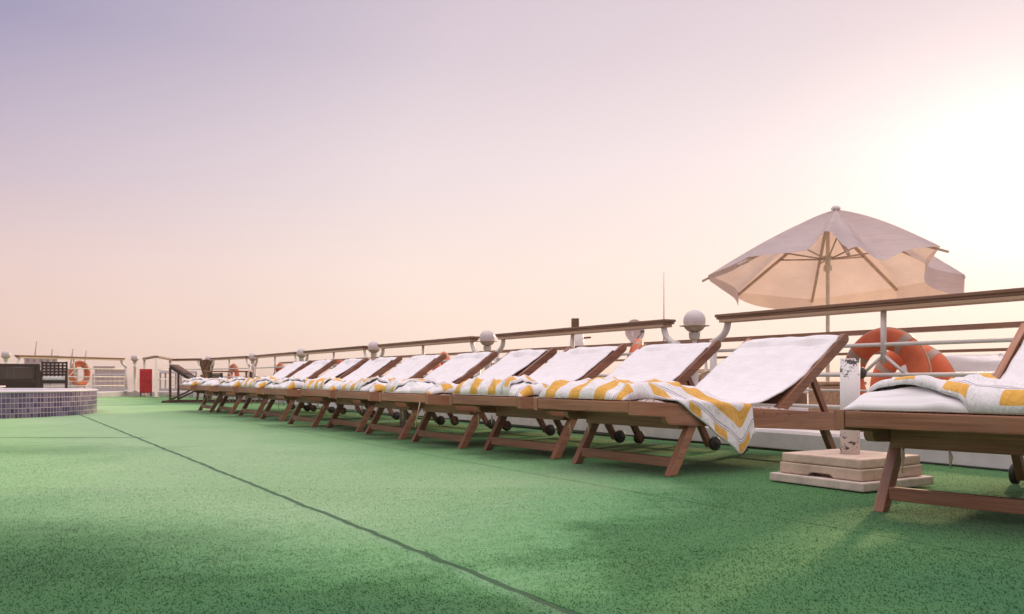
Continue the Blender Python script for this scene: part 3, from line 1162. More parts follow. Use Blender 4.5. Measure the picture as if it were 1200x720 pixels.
def rail_section(pA, pB, label, gapA=0.27, gapB=0.27, posts=True, z=RZ, mid=True, endA=True, endB=True):
    """one span of railing between the lamp points pA and pB"""
    pA, pB = Vector((pA[0], pA[1], 0)), Vector((pB[0], pB[1], 0))
    d = (pB - pA).normalized()
    L = (pB - pA).length
    n = Vector((d.y, -d.x, 0))               # outboard
    root = thing('railing', label, 'railing', pA, 0, 'spans of white tube railing with wooden cap rails')
    zk = lambda k: deck_z(pA + d * k + n * .12) + 0.118
    off = n * 0.085
    P = lambda k, zz: d * k + off + Vector((0, 0, zz))
    a, b = gapA, L - gapB
    m = MB()
    m.beam(P(a, z - .011), P(b, z - .011), 0.118, 0.022)
    cr = m.build('cap_rail', M['cap'], root, 0.006)
    m = MB()
    m.beam(P(a + .035, z - .049), P(b - .035, z - .049), 0.10, 0.022)
    m.build('under_rail', M['under'], cr, 0.004)
    m = MB()
    m.beam(P(a + .012, z - .0302), P(b - .012, z - .0302), 0.106, 0.0145)
    m.build('lower_board', M['cap'], cr, 0.003)
    r = 0.024
    for e, (k, sg) in enumerate(((gapA, 1), (L - gapB, -1))):
        if not (endA, endB)[e]:
            continue
        kp = k - sg * 0.07                   # post stands nearer the lamp than the rail's end
        pts = [P(kp, zk(kp)), P(kp, z - .20), P(kp, z - .185)]
        for q in range(1, 9):
            ang = math.pi / 2 * q / 8
            pts.append(P(kp + sg * 0.145 * math.sin(ang), z - .185 + 0.13 * (1 - math.cos(ang))))
        m = MB()
        m.tube(pts[:2], r * 1.05, 12)
        m.tube([P(kp, z - .19), P(kp + sg * .02, z - .19)] + pts[4:], r, 12)
        m.lathe([(r * 1.25, 0), (r * 1.25, .035)], P(kp, z - .215), 12)
        m.lathe([(.05, 0), (.05, .008), (.032, .012), (.03, .04), (.02, .045)], P(kp, zk(kp) - .002), 14)
        m.build('end_post', M['white_metal'], root)
    for zz in (0.636, 0.456, 0.36, 0.255):
        m = MB()
        rad = 0.0125 if zz != .36 else .007
        m.tube([P(gapA - .07, zz), P(L - gapB + .07, zz)], rad, 10)
        m.build('tube_rail', M['white_metal'], root)
    if mid:
        k = L / 2
        m = MB()
        m.tube([P(k, z - .058), P(k, .52)], .017, 10)
        for sg in (-1, 1):
            m.tube([P(k, .575), P(k + sg * .15, .456)], .010, 8)
        m.build('centre_post', M['white_metal'], root)
    return root


def lamp(p, label, mat='white_metal', gz=0.862):
    root = thing('lamp_post', label, 'lamp', (p[0], p[1], 0), 0, 'globe lamps on the railing')
    zk = deck_z(p) + .118
    m = MB()
    m.lathe([(.055, zk), (.055, zk + .012), (.03, zk + .02), (.028, zk + .55), (.034, zk + .555), (.034, zk + .60), (.016, zk + .61),
             (.016, gz - .135), (.034, gz - .132), (.042, gz - .12), (.042, gz - .088), (.05, gz - .083)], (0, 0, 0), 18)
    m.build('post', M[mat], root)
    m = MB()
    prof = []
    for k in range(8):
        a = R(-72 + 46 * k / 7)
        prof.append((.090 * math.cos(a), gz + .005 + .090 * math.sin(a)))
    m.lathe([(.030, gz - .084)] + prof + [(.112, gz - .034), (.112, gz - .029), (.079, gz - .029)], (0, 0, 0), 24)
    m.build('cup', M['lampcup'], root)
    m = MB()
    pr = [(.084 * math.sin(math.pi * k / 16), gz + .006 - .084 * math.cos(math.pi * k / 16)) for k in range(17)]
    pr[0] = (0.0001, pr[0][1])
    pr[-1] = (0.0001, pr[-1][1])
    m.lathe(pr, (0, 0, 0), 28)
    m.build('globe', M['globe'], root)
    return root


lamp_ts = [-1.94, 1.28, 4.48, 7.74, 11.1, 14.45]
OFFU = U * 0.085
lp = [rail_pt(t) for t in lamp_ts] + [Vector((-7.2, 20.0, 0))]
span_labels = ['nearest railing span at the right edge, in front of the parasol',
               'railing span between the two nearest globe lamps',
               'railing span between the second and third globe lamps from the right',
               'railing span between the third and fourth globe lamps from the right',
               'railing span left of the fourth globe lamp from the right',
               'railing span ending at the lamp with the brown bundle']
for k in range(6):
    rail_section(lp[k], lp[k + 1], 'white tube ' + span_labels[k])
lamp_labels = [None, 'globe lamp nearest the parasol, large and clear against the sky',
               'globe lamp second from the right, between two curved rail ends',
               'globe lamp third from the right along the railing',
               'globe lamp fourth from the right along the railing',
               'globe lamp with a thick cream post behind the flat far loungers',
               'globe lamp partly hidden by the brown bundle']
for k in range(1, 7):
    p = lp[k] + OFFU
    lamp((p.x, p.y), lamp_labels[k])
# far corner and the rail behind the pool
cA, cB = Vector((-8.32, 20.7, 0)), Vector((-8.95, 20.25, 0))
rail_section(lp[6], cA, 'short railing span between the brown bundle and the red box', .27, .02, mid=False, endB=False)
pool_l = Vector((-10.02, 16.95, 0))
rail_section(cB + Vector((0.03, -.05, 0)), pool_l, 'railing span behind the pool with a lifebuoy at its middle')
lamp((cB.x, cB.y), 'globe lamp on a cream post left of the red box', 'cream_metal', .90)
lamp((pool_l.x - .03, pool_l.y), 'globe lamp at the left edge behind the rattan bench', 'white_metal', .89)
rail_section(pool_l, Vector((-11.25, 13.8, 0)), 'railing span beyond the left edge, behind the rattan bench')

# gate posts in front of the red box
root = thing('gate_frame', 'white gate frame with three posts and wooden caps beside the red box', 'gate', (-7.9, 19.0, 0))
gp = [Vector((-0.78, 1.15, 0)), Vector((0.02, -.1, 0)), Vector((-.36, 1.62, 0))]
for q in gp:
    m = MB()
    m.lathe([(.06, 0), (.06, .02), (.032, .04), (.03, .86)], q + Vector((0, 0, 0.0)), 14)
    m.build('post', M['cream_metal'], root)
m = MB()
m.beam(gp[0] + Vector((0, 0, .885)), gp[1] + Vector((0, 0, .905)), .09, .04)
m.beam(gp[1] + Vector((0, 0, .905)), gp[2] + Vector((0, 0, .885)), .09, .04)
m.build('cap_rail', M['cap'], root)
for zz in (.62, .40):
    m = MB()
    m.tube([gp[1] + Vector((0, 0, zz)), gp[2] + Vector((0, 0, zz))], .012, 8)
    m.build('tube_rail', M['white_metal'], root)


# ------------------------------------------------------------------ lifebuoys
def lifebuoy(loc, rz, label, rx=0.0, Rm=0.228, r=0.068, buoy_rz=0):
    root = thing('lifebuoy', label, 'lifebuoy', loc, 0, 'orange lifebuoys')
    root.rotation_euler = (rx, 0, rz)
    m = MB()
    ring = lambda a: Vector((Rm * math.cos(a), 0, Rm * math.sin(a)))
    m.tube([ring(2 * math.pi * k / 64) for k in range(64)], r, 18, closed=True)
    o = m.build('ring', M['buoy'], root)
    o.scale = (1, 0.8, 1)
    for q in range(4):
        a0 = R(35 + 90 * q)
        m = MB()
        m.tube([ring(a0 + R(-5.5 + 11 * k / 6)) for k in range(7)], r * 1.02, 18, caps=False)
        o = m.build('band', M['buoy_band'], root)
        o.scale = (1, 0.8, 1)
    m = MB()
    for q in range(4):
        a0, a1 = R(35 + 90 * q), R(125 + 90 * q)
        pts = []
        for k in range(13):
            a = a0 + (a1 - a0) * k / 12
            rr = Rm + r - .002 + 0.003 * math.sin(math.pi * k / 12)
            pts.append(Vector((rr * math.cos(a), 0, rr * math.sin(a))))
        m.tube(pts, .005, 6)
    m.build('grab_rope', M['rope'], root)
    return root


ax = math.atan2(V.y, V.x)
mids = [(lamp_ts[k] + lamp_ts[k + 1]) / 2 for k in range(5)]
blab = ['large orange lifebuoy on the nearest railing span right of the white pipe', None,
        'orange lifebuoy whose top shows above the middle loungers', 'orange lifebuoy behind the eighth lounger from the right',
        'orange lifebuoy on the far railing behind the low far loungers']
for k, t in enumerate(mids):
    if blab[k]:
        p = rail_pt(t + (0.0 if k else .06), 0.445 if k == 0 else .425, 0.185)
        lifebuoy(p, ax, blab[k])
q = (lp[5] + lp[6]) / 2
dq = (lp[6] - lp[5]).normalized()
lifebuoy(q + Vector((dq.y, -dq.x, 0)) * .185 + Vector((0, 0, .45)), math.atan2(dq.y, dq.x), 'farthest orange lifebuoy, next to the brown bundle')
q = cB.lerp(pool_l, .42)
dq = (pool_l - cB).normalized()
lifebuoy(q + Vector((dq.y, -dq.x, 0)) * .2 + Vector((0, 0, .52)), math.atan2(dq.y, dq.x), 'orange lifebuoy behind the pool beside the rattan chair')
lifebuoy(at(1069, 455, 5.75), ax + R(4), 'second orange lifebuoy behind the largest one, lower and partly hidden', Rm=.235)
lifebuoy(at(739, 428, 9.0), ax + R(-35), 'orange lifebuoy showing between two backrests left of the nearest lamp', rx=R(20))
lifebuoy(at(520, 436, 12.6), R(112), 'orange lifebuoy seen edge on between two middle backrests')


# ------------------------------------------------------------------ the ship moored alongside
NS = 7.22 - 4.413                            # its railing lies this far outboard of ours


def npt(t, z=0.0, ds=0.0):
    return rail_pt(t, z, NS + ds)


root = thing('moored_ship', 'second ship moored alongside beyond the railing, with its own wooden rail', 'ship', (0, 0, 0))
m = MB()
c = [npt(-12, 0, -.25), npt(22, 0, -.25), npt(22, 0, 9), npt(-12, 0, 9)]
v0 = [m.bm.verts.new((q.x, q.y, -6.4)) for q in c]
v1 = [m.bm.verts.new((q.x, q.y, -0.02)) for q in c]
m.face(v1)
for k in range(4):
    m.face([v0[k], v0[(k + 1) % 4], v1[(k + 1) % 4], v1[k]])
m.build('hull', M['hull'], root)
m = MB()
m.beam(npt(-12, .878), npt(22, .878), .12, .045)
m.build('cap_rail', M['cap'], root)
m = MB()
m.beam(npt(-12, .675), npt(22, .675), .03, .026)
m.build('tube_rail', M['cap'], root)
for zz in (.48, .29):
    m = MB()
    m.tube([npt(-12, zz), npt(22, zz)], .013, 8)
    m.build('tube_rail', M['white_metal'], root)
m = MB()
m.beam(npt(-12, .05), npt(22, .05), .10, .14)
m.build('kerb', M['kerbpaint'], root)
for k in range(12):
    m = MB()
    t = -9 + k * 2.6
    m.tube([npt(t, .0), npt(t, .86)], .02, 8)
    m.build('post', M['white_metal'], root)


def covered_furniture(t, ds, L, W_, H_, label, seed, white=True):
    """loungers stacked under a tied-down canvas"""
    p = npt(t, -.02, ds)
    root = thing('covered_furniture', label, 'covered furniture', p, math.atan2(V.y, V.x), 'canvas covered furniture on the other ship')

    def shell(top, slope, rag, z0):
        m = MB()

        def fn(a, b):
            ang = 2 * math.pi * a
            cx, cy = math.cos(ang), math.sin(ang)
            k = max(abs(cx), abs(cy)) ** .8
            ex, ey = cx / k, cy / k
            if b < .5:
                f = 1 + .06 * (1 - b * 2)
                z = z0 + (top - z0) * b * 2
            else:
                f = (1 - b) * 2
                z = top + slope * ex * f + .05 * (1 - f)
            w = noise.noise(Vector((ex * 2.3, ey * 2.3, seed + b * 2)))
            z += .05 * w * (1 if b > 0 else rag)
            f *= 1 + .05 * noise.noise(Vector((ang * 2, b * 3, seed)))
            return (ex * L / 2 * f, ey * W_ / 2 * f, z)
        m.grid(fn, 40, 12, lambda a, b: (a, b))
        return m
    shell(H_, .06, 0, 0).build('canvas', M['canvas_brown'], root)
    if white:
        mm = shell(H_ + .02, .06, 1.6, H_ - .10)
        o_ = mm.build('sheet', M['canvas_white'], root)
        o_.scale = (1.03, 1.03, 1.0)
    return root


covered_furniture(1.05, .95, 1.5, .8, .60, 'brown canvas bundle with a white sheet on top, beyond the right lifebuoys', 2)
covered_furniture(4.0, .95, .75, .8, .60, 'brown canvas bundle seen beside the first backrest from the right', 5, False)
covered_furniture(5.3, 1.3, .8, .8, .50, 'dark canvas bundle behind the nearest globe lamp', 9, False)
# wicker basket by the white pipe
p = at(980, 462, 6.9)
root = thing('wicker_box', 'small tan wicker box beyond the railing, left of the white pipe', 'basket', (p.x, p.y, 0.0), R(31))
M['wicker'] = plain('tan_wicker', (0.42, 0.27, 0.16), .8, .3, 40, .6)
m = MB()
m.box((0, 0, .19), (.34, .28, .38))
m.build('body', M['wicker'], root, .012)
m = MB()
for k in range(11):
    m.beam((-.16 + k * .032, -.142, .02), (-.16 + k * .032, -.142, .37), .012, .008, (0, 1, 0))
m.build('ribs', M['wicker'], root)
m = MB()
m.box((0, 0, .395), (.36, .30, .025))
m.build('lid', M['wicker'], root, .006)

# parasol on the other ship
PX, PY = (970 - 600) / F * 9.5, 9.5
root = thing('parasol', 'open cream parasol tilted by the wind beyond the railing', 'parasol', (PX, PY, 0))
APEX = Vector((.09, 0, 2.31))
RIB = 1.30
ang0 = 78
ends = []
zs = {0: 1.43, 1: 1.50, 2: 1.61, 3: 1.68, 4: 1.665, 5: 1.735, 6: 1.55, 7: 1.52}
for k in range(8):
    a = R(ang0 + 45 * k)
    rr = RIB * (1.08 if k == 6 else 1.0)
    ends.append(Vector((rr * math.cos(a), rr * math.sin(a), zs[k])))
def rim(k, b):
    """cloth edge between rib k and the next"""
    A, B = ends[k], ends[(k + 1) % 8]
    e = A.lerp(B, b)
    bow = 4 * b * (1 - b)
    e = e + (Vector((0, 0, e.z)) - e) * (0.20 if k == 5 else 0.07) * bow
    if k == 3:
        e.z += .03 * bow + .20 * math.exp(-((b - .80) / .13) ** 2)
    elif k == 4:
        e.z += .05 * math.exp(-((b - .12) / .1) ** 2) - .10 * math.exp(-((b - .42) / .2) ** 2)
    elif k == 2:
        e.z += .03 * bow
    else:
        e.z -= .015 * bow
    return e


m = MB()
nr, ns = 22, 18
for k in range(8):
    def fn(a, b, k=k):
        e = rim(k, b)
        bow = 4 * b * (1 - b)
        p = APEX.lerp(e, a ** 0.94)
        p.z += (0.055 - .06 * bow) * math.sin(math.pi * a ** .8)
        q = Vector((p.x * 2.2, p.y * 2.2, k * .3))
        p.z += (.030 * noise.noise(q) + .012 * noise.noise(q * 3.1)) * a * (1 - a ** 6) * bow
        p.z += .008 * math.sin(a * 34 + 3 * math.sin(b * 3 + k)) * bow * a * (1 - a ** 6)
        return p
    m.grid(fn, nr, ns, lambda a, b: (a, b))
canopy = m.build('canopy', M['canopy'], root, recalc=True)
# hem flaps hanging from the rim
for k in range(8):
    if k in (3, 4):
        continue                              # the near edge is blown up, no flap shows there
    hl = {0: .17, 1: .20, 2: .05, 5: .13, 6: .16, 7: .17}[k]
    m = MB()

    def fn(a, b, k=k, hl=hl):
        e = rim(k, b)
        out = Vector((e.x, e.y, 0)).normalized()
        h = hl
        if k == 1:
            h = hl * (1.1 - .75 * b) * min(1, .25 + b * 8)
        if k == 0:
            h = hl * (1 - .5 * b ** 6)
        if k == 5:
            h = .04 + .20 * b ** .7
        if k == 6:
            h = .24 - .07 * b
        fl = .012 * math.sin(b * 9 + k) * a
        return e + Vector((0, 0, -h * a)) + out * (fl - .02 * a)
    m.grid(fn, 5, 14, lambda a, b: (a, b))
    m.build('hem_flap', M['canopy'], canopy)
m = MB()
m.tube([(.0, 0, 0), (.0, 0, 2.24)], .021, 14)
m.build('pole', M['cream_metal'], root)
m = MB()
m.lathe([(.024, 1.62), (.045, 1.63), (.045, 1.68), (.03, 1.69), (.03, 1.74), (.05, 1.75), (.05, 1.79), (.024, 1.80)], (0, 0, 0), 16)
m.build('hub', M['cream_metal'], root)
m = MB()
m.lathe([(.0001, 2.36), (.03, 2.36), (.05, 2.34), (.05, 2.32), (.02, 2.30)], (.09, 0, -.01), 12)
m.build('finial', M['canvas_white'], canopy)
for k in range(8):
    e = ends[k]
    tip = {2: 1.05, 3: 1.11, 5: 1.06}.get(k, 1.0)
    m = MB()
    dv = (e - APEX)
    s0 = Vector((.0, 0, 2.20))
    e2 = e - Vector((0, 0, .035))
    m.beam(s0, s0 + (e2 - s0) * tip, .03, .024)
    rb = m.build('rib', M['ribwood'], root)
    m = MB()
    m.tube([Vector((0, 0, 1.76)) + Vector((e.x, e.y, 0)).normalized() * .045, s0.lerp(e2, .50) - Vector((0, 0, .01))], .009, 8)
    m.build('strut', M['ribwood'], rb)

# mast, ventilator and dish of the other ship
p = at(778, 370, 24)
root = thing('antenna_mast', 'thin dark antenna mast rising left of the nearest globe lamp', 'antenna', (p.x, p.y, 0))
m = MB()
m.tube([(0, 0, 0), (0, 0, 2.2), (0, 0, at(778, 318, 24).z)], [.045, .016, .006], 8)
m.build('mast', M['stone_rose'], root)
m = MB()
m.lathe([(.16, 0), (.16, .05), (.07, .08), (.07, .4), (.05, .42)], (0, 0, 0), 12)
m.build('foot', M['dark'], root)
p = at(674, 400, 14)
root = thing('ventilator', 'small square capped ventilator pipe behind the railing', 'ventilator', (p.x, p.y, 0))
m = MB()
m.lathe([(.12, 0), (.12, 1.0), (.10, 1.2)], (0.03, 0, 0), 14)
m.build('pipe', M['white_metal'], root)
m = MB()
m.box((0, 0, 1.33), (.12, .12, .16))
m.beam((.03, 0, 1.08), (.26, 0, 1.10), .03, .03)
m.build('cap', M['canvas_brown'], root, .01)
p = at(744, 388, 15)
root = thing('satellite_dish', 'pale satellite dish on a pole behind the railing, left of the near lamp', 'satellite dish', (p.x, p.y, 0), R(25))
dz = p.z
m = MB()
m.tube([(0, .1, 0), (0, .1, dz)], .03, 10)
m.tube([(.10, .1, 0), (.10, .1, dz - .1)], .012, 8)
m.build('pole', M['white_metal'], root)
m = MB()
m.lathe([(.0001, .09), (.08, .08), (.15, .04), (.20, 0.0), (.205, .0), (.15, .05), (.08, .095), (.0001, .11)], (0, 0, dz), 24, 'y')
dish = m.build('dish', M['stone_pale'], root)
m = MB()
m.tube([(0, .0, dz - .19), (0, -.24, dz - .03)], .008, 6)
m.lathe([(.0001, -.02), (.022, -.02), (.022, .04), (.0001, .04)], (0, -.24, dz - .02), 10, 'y')
m.build('feed_arm', M['dark'], dish)

# black cable lying along the kerb
m = MB()
cp = []
for k in range(60):
    t = -3.2 + k * .2
    ds = -0.16 + .05 * noise.noise(Vector((t * .9, 2, 0)))
    q = rail_pt(t, 0, ds)
    cp.append((q.x, q.y, deck_z(q) + .008))
m.tube(cp, .006, 6)
tag(m.build('cable', M['rubber']), 'thin black cable lying on the carpet along the white kerb', 'cable')

# coiled hose seen through the railing beside the first backrest
m = MB()
cp = []
base = at(825, 452, 7.0)
for k in range(110):
    a = 2 * math.pi * k / 26
    rr = .13 + .012 * math.sin(k * .7)
    cp.append((base.x + rr * math.cos(a) * .8 + k * .0009, base.y + .05 * math.sin(k * .31), base.z + rr * math.sin(a)))
m.tube(cp, .009, 6)
h0 = m.build('hose', M['rope'])
m = None
tag(h0, 'pale coiled hose behind the railing below the nearest globe lamp', 'hose')

# ------------------------------------------------------------------ pool
PC, PR, PH = Vector((-6.83, 10.16, 0)), 1.7, 0.285
root = thing('pool', 'round raised pool with violet mosaic tiles at the left edge', 'pool', PC)
m = MB()
seg = 120
for k in range(seg):
    a0, a1 = 2 * math.pi * k / seg, 2 * math.pi * (k + 1) / seg
    vs = [m.bm.verts.new((PR * math.cos(a), PR * math.sin(a), z)) for a, z in ((a0, -.01), (a1, -.01), (a1, PH - .012), (a0, PH - .012))]
    m.face(vs, [(PR * a0, .002), (PR * a1, .002), (PR * a1, PH - .003), (PR * a0, PH - .003)], True)
m.build('mosaic_wall', M['tiles'], root)
m = MB()
m.lathe([(PR + .002, PH - .012), (PR + .012, PH - .008), (PR + .012, PH + .004), (PR - .01, PH + .010), (PR - .34, PH + .010), (PR - .36, PH), (PR - .36, PH - .3)], (0, 0, 0), 96)
m.build('coping', M['coping'], root)
m = MB()
m.face([m.bm.verts.new(((PR - .35) * math.cos(2 * math.pi * k / 64), (PR - .35) * math.sin(2 * math.pi * k / 64), PH - .05)) for k in range(64)])
m.build('water', M['poolwater'], root)
# low white ledge beyond the pool
root = thing('pool_ledge', 'low pale ledge beyond the round pool, below the rattan seats', 'ledge', (-8.1, 13.0, 0))
m = MB()
m.box((-.9, 0, .145), (2.2, .5, .29))
m.box((.55, .35, .125), (.7, .45, .25))
m.build('body', M['kerbpaint'], root, .012)
m = MB()
m.box((-.9, 0, .303), (2.26, .54, .022))
m.box((.55, .35, .262), (.74, .48, .02))
m.build('top', M['coping'], root, .006)

# ------------------------------------------------------------------ furniture behind the pool
p0, p1 = at(-30, 440, 14.2), at(41, 440, 14.2)
root = thing('rattan_bench', 'dark rattan bench seen from behind at the left edge', 'bench', ((p0.x + p1.x) / 2, 14.2, 0), R(30))
w = p1.x - p0.x
zt_ = at(0, 428, 14.2).z
m = MB()
nx_ = int(w / .034)
for k in range(nx_ + 1):
    x = -w / 2 + w * k / nx_
    m.beam((x, .004, .26), (x, .004, zt_), .008, .024, (1, 0, 0))
for k in range(11):
    z = .28 + (zt_ - .30) * k / 10
    m.beam((-w / 2, -.004, z), (w / 2, -.004, z), .008, .026)
m.build('backrest', M['rattan'], root)
m = MB()
m.beam((-w / 2 - .01, 0, zt_), (w / 2 + .01, 0, zt_), .08, .045)
m.build('top_rail', M['rattan'], root, .012)
m = MB()
m.box((0, .26, .30), (w, .46, .12))
m.build('seat', M['rattan'], root, .02)
for sx in (-1, 1):
    m = MB()
    m.box((sx * (w / 2 - .05), .25, .46), (.07, .46, .06))
    m.beam((sx * (w / 2 - .03), .0, 0), (sx * (w / 2 - .03), 0, zt_), .06, .06, (0, 1, 0))
    m.build('arm', M['rattan'], root, .008)
    for yy in (.05, .42):
        m = MB()
        m.beam((sx * (w / 2 - .09), yy + .02, 0), (sx * (w / 2 - .09), yy + .02, .26), .05, .05, (0, 1, 0))
        m.build('leg', M['rattan'], root)
m = MB()
m.box((0, .26, .39), (w - .2, .40, .07))
m.build('cushion', M['canvas_white'], root, .02)

root = thing('rattan_chair', 'dark woven rattan armchair with pale cushion behind the pool', 'chair', (at(63, 440, 15.6).x, 15.6, 0), R(26))
w = .40
m = MB()
for k in range(7):
    x = -w / 2 + w * k / 6
    m.beam((x, .30, .40), (x, .33, .72), .034, .012, (0, 1, 0))
for k in range(6):
    z = .44 + .055 * k
    m.beam((-w / 2, .31 + k * .003, z), (w / 2, .31 + k * .003, z), .012, .033)
m.build('backrest', M['rattan'], root)
for sx in (-1, 1):
    m = MB()
    m.beam((sx * w / 2, .33, 0), (sx * w / 2, .33, .74), .035, .035, (0, 1, 0))
    m.build('leg', M['rattan'], root)
    m = MB()
    m.beam((sx * w / 2, -.12, 0), (sx * w / 2, -.12, .54), .035, .035, (0, 1, 0))
    m.build('leg', M['rattan'], root)
    m = MB()
    m.beam((sx * w / 2, -.14, .555), (sx * w / 2, .32, .555), .05, .025)
    m.build('arm', M['rattan'], root)
m = MB()
m.box((0, .10, .36), (w, .46, .06))
m.build('seat', M['rattan'], root, .01)
m = MB()
m.box((0, .09, .425), (w - .04, .42, .07))
m.build('cushion', M['canvas_white'], root, .025)

chair0 = root
for q, (px, Yc, rz, lab) in enumerate(((266, 17.2, 150, 'low dark rattan armchair behind the towels of the far low loungers'),)):
    c = copy_tree(chair0)
    c.location = (at(px, 440, Yc).x, Yc, 0)
    c.rotation_euler = (0, 0, R(rz))
    c.scale = (.85, .85, .72)
    tag(c, lab, 'chair', 'dark rattan armchairs')
chair0['group'] = 'dark rattan armchairs'

# red cabinet
p = at(171, 460, 19.95)
root = thing('fire_cabinet', 'bright red fire cabinet standing by the far railing corner', 'cabinet', (p.x, p.y, 0), R(22))
m = MB()
m.box((0, 0, .36), (.27, .20, .56))
m.build('body', M['red'], root, .008)
m = MB()
m.box((0, -.105, .48), (.235, .014, .24))
m.box((0, -.105, .22), (.235, .014, .24))
d_ = m.build('door', M['red'], root, .004)
m = MB()
m.beam((.08, -.118, .30), (.08, -.118, .38), .012, .012, (0, 1, 0))
m.build('handle', M['dark'], d_)
for sx in (-1, 1):
    m = MB()
    m.beam((sx * .11, 0, 0), (sx * .11, 0, .08), .03, .03, (0, 1, 0))
    m.build('leg', M['dark'], root)

# rattan recliner turned the other way at the far end of the row
p = at(225, 470, 15.2)
root = thing('rattan_recliner', 'dark rattan recliner with raised back facing the row, at its far end', 'recliner', (p.x, p.y, 0), R(8))
m = MB()
m.beam((.20, -.30, .30), (-.30, -.30, .63), .0001 + .02, .05)
m.beam((.20, .30, .30), (-.30, .30, .63), .02, .05)
n_ = Vector((.5, 0, .4)).normalized()
m.beam((.20, 0, .30), (-.30, 0, .63), .60, .03, (.6, 0, .8))
m.build('backrest', M['rattan'], root, .006)
m = MB()
m.box((.75, 0, .28), (1.2, .62, .07))
m.build('seat', M['rattan'], root, .012)
m = MB()
for s in (-1, 1):
    m.beam((-.42, s * .30, .02), (1.25, s * .30, .02), .04, .035)
m.beam((-.42, -.3, .02), (-.42, .3, .02), .04, .035)
m.build('base_frame', M['pad_dark'], root)
for u_ in (-.30, .15, 1.2):
    for s in (-1, 1):
        m = MB()
        m.beam((u_, s * .29, .03), (u_ + (0 if u_ < 0 else .03), s * .29, 61e-2 if u_ < 0 else .27), .035, .035, (0, 1, 0))
        m.build('leg', M['pad_dark'], root)
m = MB()
for s in (-1, 1):
    m.beam((-.28, s * .26, .06), (.16, s * .26, .28), .02, .03)
m.build('brace', M['pad_dark'], root)
m = MB()


def pil(a, b):
    x = -.32 + .26 * a
    y = -.27 + .54 * b
    e = min(a, 1 - a, b, 1 - b)
    z = .655 - (x + .32) * .66
    return (x, y, z + .05 * math.sqrt(max(0, min(1, e * 5))))


m.grid(pil, 10, 14, lambda a, b: (a, b))
m.build('headrest', M['pad_dark'], root, 0, .02)

# brown bundle tied to the far lamp
p = lp[6] + OFFU
root = thing('folded_canvas', 'brown canvas bundle folded over the far lamp post', 'canvas', (p.x + .02, p.y - .16, 0), R(10))
for sg in (-1, 1):
    m = MB()

    def fn(a, b, sg=sg):
        t = a
        x = sg * (-.09 + .13 * t) + (b - .5) * .17
        z = .86 - .44 * t
        return (x, .03 * sg + .03 * math.sin(b * 9 + t * 4 + sg), z + .03 * noise.noise(Vector((b * 4, t * 4, sg))))
    m.grid(fn, 16, 10, lambda a, b: (a, b))
    m.build('flap', M['canvas_brown'], root, 0, .03)
m = MB()
m.beam((-.13, .03, .118), (-.13, .03, .5), .05, .04, (0, 1, 0))
m.beam((.16, .03, .118), (.16, .03, .5), .05, .04, (0, 1, 0))
m.build('pole', M['canvas_brown'], root)

# wooden table by the far railing
p = at(237, 440, 17.6)
root = thing('deck_table', 'low brown wooden table by the far railing behind the loungers', 'table', (at(268, 440, 17.5).x, 17.5, 0), R(4))
m = MB()
m.box((0, 0, .565), (.9, .45, .03))
m.build('tabletop', M['teak'], root, .006)
for sx in (-1, 1):
    for sy in (-1, 1):
        m = MB()
        m.beam((sx * .40, sy * .18, 0), (sx * .40, sy * .18, .55), .04, .04, (0, 1, 0))
        m.build('leg', M['teak'], root)

# ------------------------------------------------------------------ far left: boats and shore buildings
def far_building(px0, px1, ytop, ybot, Y, label, mat, rows=3, cols=5, roof=False, depth=14):
    a, b = at(px0, ybot, Y), at(px1, ytop, Y)
    w, h = b.x - a.x, b.z + 6.2
    root = thing('shore_building', label, 'building', ((a.x + b.x) / 2, Y, -6.2), math.atan2(-(a.x + b.x) / 2, Y))
    m = MB()
    m.box((0, depth / 2, h / 2), (w, depth, h))
    m.build('wall', mat, root)
    m = MB()
    m.box((0, depth / 2, h + .15), (w + .5, depth + .5, .3))
    m.build('roof', M['stone_rose'], root)
    hv = b.z - a.z
    for r in range(rows):
        for c_ in range(cols):
            m = MB()
            x = -w / 2 + w * (c_ + .5) / cols
            z = h - hv * (r + .5) / rows
            m.box((x, -.02, z), (w / cols * .45, .12, hv / rows * .42))
            m.build('window', M['far_glass'], root)
    return root


far_building(31, 65, 419, 442, 130, 'pale rose block behind the left railing, tallest on the far shore', M['stone_pale'], 3, 5)
far_building(112, 132, 431, 443, 180, 'low rose building on the far shore right of the lifebuoy', M['stone_rose'], 2, 5)
far_building(132, 146, 434, 443, 200, 'long low pale building on the far shore beside the cream lamp', M['stone_pale'], 2, 4)
far_building(66, 90, 433, 443, 220, 'low pale building on the far shore behind the left lifebuoy', M['stone_pale'], 2, 5)
far_building(-60, 20, 434, 443, 220, 'long low rose building on the far shore at the left edge', M['stone_rose'], 2, 9)


